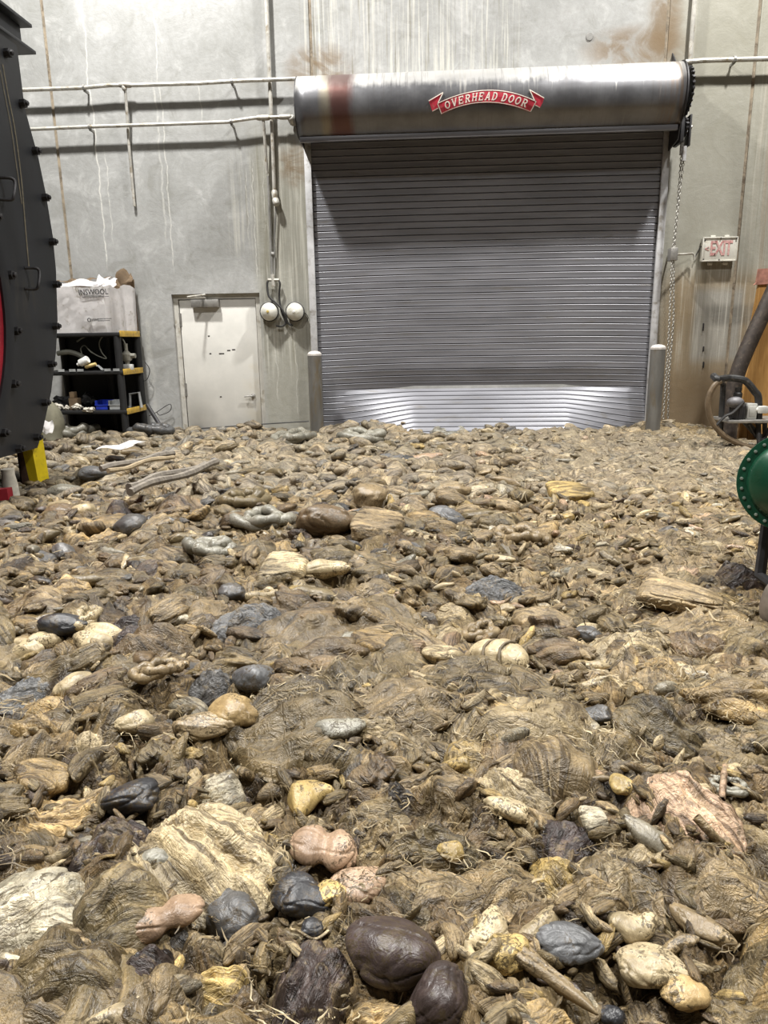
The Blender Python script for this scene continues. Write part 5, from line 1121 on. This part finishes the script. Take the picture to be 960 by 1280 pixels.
# thin pale straps that show singly
for i, (pts, r, cl, lab) in enumerate([([(700, 878), (660, 876), (625, 884), (615, 890)], .006, 'tan', 'pale thin cord above the big brown dome'), ([(905, 975), (908, 940), (912, 918), (922, 912)], .010, 'pnk', 'pinkish strap hooked at the right edge'),
  ([(868, 1040), (892, 1048), (900, 1032), (902, 1012)], .012, 'tan', 'grey-tan cord bending below the fan flap'), ([(255, 1046), (290, 1048), (318, 1044)], .003, 'dkb', 'thin dark twig over the cream fan'),
  ([(225, 880), (240, 862), (248, 850), (262, 838)], .005, 'tan', 'thin tan sinew behind the ochre ball'), ([(365, 1115), (362, 1130), (372, 1142), (392, 1150), (410, 1140)], .0035, 'crm', 'thin pale string draped over the blue-black dome')]):
    P = []
    for x, y in pts: g = onZ(x, y, .06); P.append(Vv((g.x, g.y, hz(g.x, g.y)+.02+r)))
    bm = bmesh.new(); tube(bm, smooth_path(P, 5), r, 6); bm.verts.index_update(); V = np.array([v.co[:] for v in bm.verts]); F = np.array([[v.index for v in f.verts] for f in bm.faces if len(f.verts) == 4]); bm.free()
    tag(link('sinew', np_mesh('sinew', V, F, M_LUMP, np.tile(np.array(COL[cl]), (len(V), 1)), flow=V*40), None), lab, 'sinew', 'thin cords on the heap')

# countless smaller pieces: the largest in view singly, the rest joined
rng = np.random.RandomState(77); cand = []
TK = np.array(taken)
def free(x, y, r):
    dx, dy = x-TK[:, 0], y-TK[:, 1]; c_, s_ = np.cos(TK[:, 4]), np.sin(TK[:, 4]); u = dx*c_+dy*s_; v = -dx*s_+dy*c_
    return np.min((u/(TK[:, 2]*.88+r*.55))**2+(v/(TK[:, 3]*.88+r*.55))**2) > 1
PALE = ['crm', 'tan', 'yel', 'crm', 'wht', 'pnk']; DARK = ['dkb', 'dkg', 'slt', 'brn', 'blk']; MID = ['olv', 'tan', 'brn', 'olv', 'tan', 'och']
N_ALL = 6900
while len(cand) < N_ALL:
    u0 = rng.rand(); y = (1.0+1.7*rng.rand()) if u0 < .13 else (2.6+2.6*rng.rand()) if u0 < .45 else (5.0+5.9*rng.rand())
    x = rng.uniform(-1, 1)*(.60*y+.50)-.06*y
    if y > 10.85 or (x < -4.3 and y > 10.1): continue
    rt = float(sstep(np.array(x-.10*y), 0., 1.0)*sstep(np.array(y), 2.2, 4.0)); lf = float(sstep(np.array(x), .5, -.8))
    u = rng.rand(); pd = .03+.13*lf*(y > 1.5)
    if u < .50: kind, colr, g = 'fold', rng.choice(MID+(['brn', 'olv'] if y < 4 else ['tan'])), 'fold'
    elif u < .64: kind, colr, g = 'banana', rng.choice(['tan', 'olv', 'crm', 'gry', 'olv']), 'gut'
    elif u < .64+pd: kind, colr, g = rng.choice(['pouch', 'fold', 'fold']), rng.choice(DARK), 'dark'
    elif u < .85: kind, colr, g = rng.choice(['pouch', 'banana', 'pouch', 'fold']), rng.choice(PALE), 'pale'
    else: kind, colr, g = 'flap', rng.choice(['tan', 'olv', 'crm', 'olv']), 'flap'
    size = (.040+.115*rng.rand()**1.7)*(1-.40*rt)*(.80 if y < 1.9 else 1.0)*(1.3 if g in ('fold', 'flap') else 1.0)*(1.35 if y > 5 else 1.1 if y > 2.6 else 1)
    if y > 8: size *= 1.1
    if y < 3.4 and g == 'flap': size *= 2.0
    if y < 3.4 and g == 'fold': size *= 1.35
    if not free(x, y, size/2*(1.35 if g in ('fold', 'flap') else 1.0)): continue
    cand.append((size/y*(1.25 if g in ('pale', 'dark') else 1), x, y, size, kind, str(colr), g, rt))
cand.sort(key=lambda c: -c[0])
cx_ = np.array([c[1] for c in cand]); cy_ = np.array([c[2] for c in cand]); ch = heap(cx_, cy_)
GRPN = {'fold': ('offal_scrap', 'small brown and tan folded scrap half sunk in the heap', 'offal lump', 'small folded scraps in the heap'),
        'pale': ('pale_pouch', 'small pale cream rounded piece half sunk in the heap', 'offal pouch', 'small pale pieces in the heap'),
        'dark': ('dark_pouch', 'small dark rounded piece half sunk in the heap', 'offal pouch', 'small dark pieces in the heap'),
        'gut': ('gut_scrap', 'small bent piece of gut half sunk in the heap', 'gut piece', 'small gut pieces in the heap'),
        'flap': ('tissue_scrap', 'small crumpled tissue flap lying flat on the heap', 'tissue flap', 'small tissue flaps on the heap')}
CN = dict(blk='black', dkb='dark brown', dkg='dark grey', brn='brown', tan='tan', crm='cream', yel='yellowish', pnk='pinkish', wht='whitish', gry='grey', olv='olive', och='ochre', slt='slate grey')
NOUN = dict(fold='folded scrap', pale='rounded piece', dark='rounded lump', gut='bent gut piece', flap='crumpled tissue flap')
def where_label(g, colr, size, x, y):
    sz = 'tiny' if size < .06 else 'small' if size < .10 else 'palm-sized' if size < .16 else 'broad'
    pc = x/(y+.3); side = 'far left' if pc < -.42 else 'left' if pc < -.16 else 'middle' if pc < .12 else 'right' if pc < .34 else 'far right'
    row = 'at the very front' if y < 1.45 else 'in the foreground' if y < 2.1 else 'before the middle' if y < 3.0 else 'in the middle distance' if y < 4.5 else 'in the rear half' if y < 7 else 'near the back wall'
    return '%s %s %s sunk in the heap, %s %s' % (sz, CN[colr], NOUN[g], side, row)
NV = 8; shapes = {}
def shape(kind, k, sd):
    if (kind, k, sd) not in shapes: shapes[(kind, k, sd)] = lump(kind, 1.0, 1.0, 1.0, 5000+k*31+len(kind)*7, sd)
    return shapes[(kind, k, sd)]
MUD = np.array([.145, .106, .052]); flows = {0: [], 1: [], 2: []}; protos = {}; count = {}; rest = {0: ([], [], [], [0]), 1: ([], [], [], [0]), 2: ([], [], [], [0])}
SW = []                                        # folded pieces wait here until the heap under all of them is known
for j, (k_, x, y, size, kind, colr, g, rt) in enumerate(cand):
    k = int(rng.randint(NV)); yaw = rng.uniform(0, 6.28); soft = kind in ('pouch', 'ball', 'banana') or (kind == 'fold' and y > 1.7 and rng.rand() < (.85 if y > 2.9 else .5)*(1-rt))
    if rng.rand() < .5: yaw = rng.normal(0, .5)+(PI if rng.rand() < .5 else 0)
    el = dict(fold=rng.uniform(.45, .85), banana=rng.uniform(.26, .40), pouch=rng.uniform(.45, .75), ball=.85, flap=rng.uniform(.5, .9))[kind]
    hr = dict(fold=.33, banana=.30, pouch=.42, ball=.6, flap=.20)[kind]*(1-.2*rt); Ls = size*(1.7 if kind == 'banana' else 1.5 if not soft else 1.15)
    mute = (.30 if g == 'dark' else .36 if soft else .50)*rng.uniform(.5, 1.3); one = count.get(g, 0) < 300
    if one: count[g] = count.get(g, 0)+1
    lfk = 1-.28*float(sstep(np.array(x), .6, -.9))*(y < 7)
    if kind == 'fold' and soft: hr = .46; Ls = size*1.2
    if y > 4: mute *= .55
    if not soft:
        V, F, fw = swell(kind, x, y, Ls, Ls*el, Ls*hr*el, yaw, 40000+j, (4 if k_ > .075 else 3) if one else (3 if y < 4.2 else 2))
        base = (np.array(COL[colr])*(1-mute)+MUD*mute)*rng.uniform(.8, 1.35)*lfk; base = base if y < 6 else base*.64+np.array([.40, .375, .32])*.36  # far pieces mixed paler to carry the door lamps' light in their colour
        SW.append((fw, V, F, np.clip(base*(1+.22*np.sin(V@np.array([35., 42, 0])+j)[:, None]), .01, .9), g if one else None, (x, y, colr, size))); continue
    tl = rng.normal(0, .2, 2); zc = ch[j]+size*hr*rng.uniform(-.12, .22); sc = (Ls, Ls*el, Ls*hr)
    if one:
        key = (kind, colr, k, int(mute*4))
        if key not in protos:
            v, F = shape(kind, k, 4); mu = (int(mute*4)+.5)/4; protos[key] = np_mesh(GRPN[g][0], v, F, M_LUMP if kind == 'fold' or rng.rand() < .4 else M_POUCH, tint(v, tuple(np.array(COL[colr])*(1-mu)+MUD*mu), 9000+k*17, .25), flow=vflow(v, k))
        o = bpy.data.objects.new(GRPN[g][0], protos[key]); C.objects.link(o); o.location = (x, y, zc); o.rotation_euler = (tl[0], tl[1], yaw); o.scale = sc
        tag(o, where_label(g, colr, size, x, y), GRPN[g][2], GRPN[g][3])
    else:
        v, F = shape(kind, k, 3 if y < 6.0 else 2); R3 = np.array(Matrix.Rotation(yaw, 3, 'Z') @ Matrix.Rotation(tl[1], 3, 'Y') @ Matrix.Rotation(tl[0], 3, 'X'))
        V = (v*np.array(sc))@R3.T+np.array([x, y, zc]); base = (np.array(COL[colr])*(1-mute)+MUD*mute)*rng.uniform(.75, 1.3)*lfk; base = base if y < 6 else base*.64+np.array([.40, .375, .32])*.36  # same painted lamplight: far colours lifted towards pale grey
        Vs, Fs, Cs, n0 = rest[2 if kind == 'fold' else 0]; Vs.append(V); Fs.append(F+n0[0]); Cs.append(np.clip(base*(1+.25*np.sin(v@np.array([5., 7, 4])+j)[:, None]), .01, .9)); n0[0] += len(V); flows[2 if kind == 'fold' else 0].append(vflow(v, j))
allV = np.concatenate([q[1] for q in SW]); hh = heap(allV[:, 0], allV[:, 1]); k0 = 0
for fw, V, F, c, g, (x, y, colr, size) in SW:
    n = len(V); hl = hh[k0:k0+n]; k0 += n; V[:, 2] += .55*hl+.45*np.median(hl)+.003
    if g is None:
        Vs, Fs, Cs, n0 = rest[1]; Vs.append(V); Fs.append(F+n0[0]); Cs.append(c); n0[0] += n; flows[1].append(fw)
    else:
        p0 = np.array([x, y, float(np.median(hl))]); o = link(GRPN[g][0], np_mesh(GRPN[g][0], V-p0[None], F, M_LUMP, c, flow=fw), None); o.location = p0; tag(o, where_label(g, colr, size, x, y), GRPN[g][2], GRPN[g][3])
for b, nm, lab, mt in ((0, 'small_pouches', 'countless small rounded pieces scattered through the far heap', M_POUCH), (1, 'small_scraps', 'countless small folded scraps pressed into the far heap', M_LUMP), (2, 'small_lumps', 'countless small crumpled lumps scattered through the far heap', M_LUMP)):
    Vs, Fs, Cs, _ = rest[b]; o = link(nm, np_mesh(nm, np.concatenate(Vs), np.concatenate(Fs), mt, np.concatenate(Cs), flow=np.concatenate(flows[b])), None); tag(o, lab, 'offal', kind='stuff')

# crumbs: finger-sized crumpled bits pressed between the larger pieces
NB = 5200; rs = np.random.RandomState(9); u0 = rs.rand(NB); by = np.where(u0 < .62, 1.0+1.9*rs.rand(NB), 2.9+3.6*rs.rand(NB)); bx_ = rs.uniform(-1, 1, NB)*(.57*by+.22)-.06*by
keep = np.array([rs.rand() < .25 or free(a, b, .02) for a, b in zip(bx_, by)]) & (sstep(fbm(bx_*1.5, by*1.5, 401, 2), -.5, .25) > rs.rand(len(by))); bx_, by = bx_[keep], by[keep]; NB = len(by)
Vb = []; Wb = []; Fb = []; Cb = []; n0 = 0; bz = None
BS = [lump(kd, 1, 1, 1, 700+q, 2) for q, kd in enumerate(['fold', 'banana', 'fold', 'flap', 'fold', 'flap', 'fold', 'fold', 'banana', 'fold'])]
gz = heap(bx_, by); BC = np.array([COL[c] for c in ('olv', 'tan', 'brn', 'crm', 'olv', 'dkb', 'yel', 'tan', 'brn', 'olv', 'crm')])
for q in range(NB):
    v, F = BS[rs.randint(len(BS))]; L = (.022+.045*rs.rand()**1.6)*(.75+.22*by[q]); R3 = np.array(Matrix.Rotation(rs.uniform(0, 6.28), 3, 'Z') @ Matrix.Rotation(rs.normal(0, .4), 3, 'Y') @ Matrix.Rotation(rs.uniform(0, 6), 3, 'X'))
    Vb.append((v*np.array([L*1.5, L*rs.uniform(.5, .9), L*rs.uniform(.3, .65)]))@R3.T+np.array([bx_[q], by[q], gz[q]+rs.uniform(-.002, .022)])); Fb.append(F+n0); n0 += len(v); Wb.append(vflow(v, q)*.8)
    m_ = rs.uniform(.15, .65); Cb.append(np.tile((BC[rs.randint(len(BC))]*(1-m_)+MUD*m_)*rs.uniform(.75, 1.5), (len(v), 1)))
o = link('small_crumbs', np_mesh('small_crumbs', np.concatenate(Vb), np.concatenate(Fb), M_LUMP, np.concatenate(Cb), flow=np.concatenate(Wb)), None); tag(o, 'countless finger-sized crumpled bits pressed into the near heap', 'offal', kind='stuff')

# shreds and fibres matted over everything, combed in drifts: one flat ribbon each
gs = .012; GX0, GY0, GX1, GY1 = -4.2, .9, 3.8, 6.4; gnx, gny = int((GX1-GX0)/gs), int((GY1-GY0)/gs)
gx, gy = np.meshgrid(GX0+(np.arange(gnx)+.5)*gs, GY0+(np.arange(gny)+.5)*gs); top = heap(gx, gy)
tv = np.concatenate(rest[1][0]+rest[2][0]+[allV]); ii = ((tv[:, 0]-GX0)/gs).astype(int); jj = ((tv[:, 1]-GY0)/gs).astype(int); ok = (ii > 1) & (ii < gnx-2) & (jj > 1) & (jj < gny-2)
for di in (-1, 0, 1):
    for dj in (-1, 0, 1): np.maximum.at(top, (jj[ok]+dj, ii[ok]+di), tv[ok, 2])
def topz(x, y):
    i = ((x-GX0)/gs).astype(int); j = ((y-GY0)/gs).astype(int); ok = (i >= 0) & (i < gnx) & (j >= 0) & (j < gny)
    return np.where(ok, top[np.clip(j, 0, gny-1), np.clip(i, 0, gnx-1)], heap(x, y)+.015)
NF = 13000; rs = np.random.RandomState(5); S = 6
u0 = rs.rand(NF); fy_ = np.where(u0 < .46, 1.0+1.6*rs.rand(NF), np.where(u0 < .78, 2.6+2.6*rs.rand(NF), 5.2+5.4*rs.rand(NF))); fx_ = rs.uniform(-1, 1, NF)*(.58*fy_+.25)-.06*fy_
kp_ = (sstep(fx_-.1*fy_, -1.2, .4) > rs.rand(NF)*1.3-.15) | (fy_ < 2.6); fx_, fy_ = fx_[kp_], fy_[kp_]; keep = np.array([rs.rand() < .12 or free(a, b, .03) for a, b in zip(fx_, fy_)]) & (sstep(fbm(fx_*1.6, fy_*1.6, 251, 2), -.55, .15) > rs.rand(len(fx_))*.9); fx_, fy_ = fx_[keep], fy_[keep]; NF = len(fx_)
flow = 3.0*fbm(fx_*1.1, fy_*1.1, 201, 2)+1.5*fbm(fx_*4.5, fy_*4.5, 211, 2); a0 = flow+rs.normal(0, .45, NF); sc_ = .55+.30*fy_
Ls = rs.uniform(.02, .07, NF)*sc_*np.where(rs.rand(NF) < .12, 1.8, 1); cv_ = rs.normal(0, 1.1, NF)
t = np.linspace(0, 1, S)[None]; ang = a0[:, None]+cv_[:, None]*t+.35*np.sin(t*8+a0[:, None]*3); st = Ls[:, None]/S
X = fx_[:, None]+np.cumsum(np.cos(ang)*st, 1); Y = fy_[:, None]+np.cumsum(np.sin(ang)*st, 1); Zf = topz(X, Y); Zf[:, 1:-1] = (Zf[:, :-2]+Zf[:, 1:-1]+Zf[:, 2:])/3
Zf = Zf+(rs.uniform(-.002, .0035, NF)*sc_)[:, None]+.003*np.sin(t*5+a0[:, None])
wd = (rs.uniform(.0006, .0021, NF)*sc_*np.where(rs.rand(NF) < .10, 2.2, 1))[:, None, None]*(np.sin(np.clip(t*.9+.1, 0, 1)*PI)**.5)[..., None]
Pn = np.stack([X, Y, Zf], -1); T = np.gradient(Pn, axis=1); T /= np.linalg.norm(T, axis=-1, keepdims=True)+1e-9
U = np.cross(T, np.array([0, 0, 1.0])); U /= np.linalg.norm(U, axis=-1, keepdims=True)+1e-9; Wv = np.cross(U, T); tw = (rs.normal(0, .5, NF)[:, None]+rs.normal(0, .5, NF)[:, None]*t)[..., None]; U = U*np.cos(tw)+Wv*np.sin(tw)
V = np.stack([Pn+wd*U, Pn+Wv*wd*.5, Pn-wd*U], 2)
idx = np.arange(NF*S*3).reshape(NF, S, 3); F = [np.stack([idx[:, :-1, q], idx[:, :-1, q+1], idx[:, 1:, q+1], idx[:, 1:, q]], -1).reshape(-1, 4) for q in (0, 1)]
pal = np.array([(.30, .235, .13), (.20, .15, .08), (.10, .072, .042), (.42, .345, .21), (.25, .19, .10), (.055, .042, .028), (.55, .47, .31), (.15, .11, .055)])
pi_ = np.minimum((np.clip(.5+.55*fbm(fx_*2.2, fy_*2.2, 231, 3)+rs.normal(0, .28, NF), 0, .999)*8).astype(int), 7); order = np.array([5, 2, 7, 1, 4, 0, 3, 6])
pf = (pal[order[pi_]]*.55+np.array([.19, .145, .08])*.45)*rs.uniform(.75, 1.25, NF)[:, None]
mf = Mat('wet_fibre'); at = mf.new('ShaderNodeAttribute'); at.attribute_name = 'Col'; nf = mf.noise(mf.world(), 60, 3)
M_FIB = mf.out(mf.mix(nf.step(.3, .7), mf.mix(1.0, at.outputs['Color'], (.7, .68, .64), 'MULTIPLY'), at.outputs['Color']), nf*.3+.3, 0.0, None, .3)
o = link('loose_fibres', np_mesh('loose_fibres', V.reshape(-1, 3), np.concatenate(F), M_FIB, np.repeat(pf, S*3, 0)), None); tag(o, 'countless matted fibres and shreds strewn over the heap', 'fibre', kind='stuff')
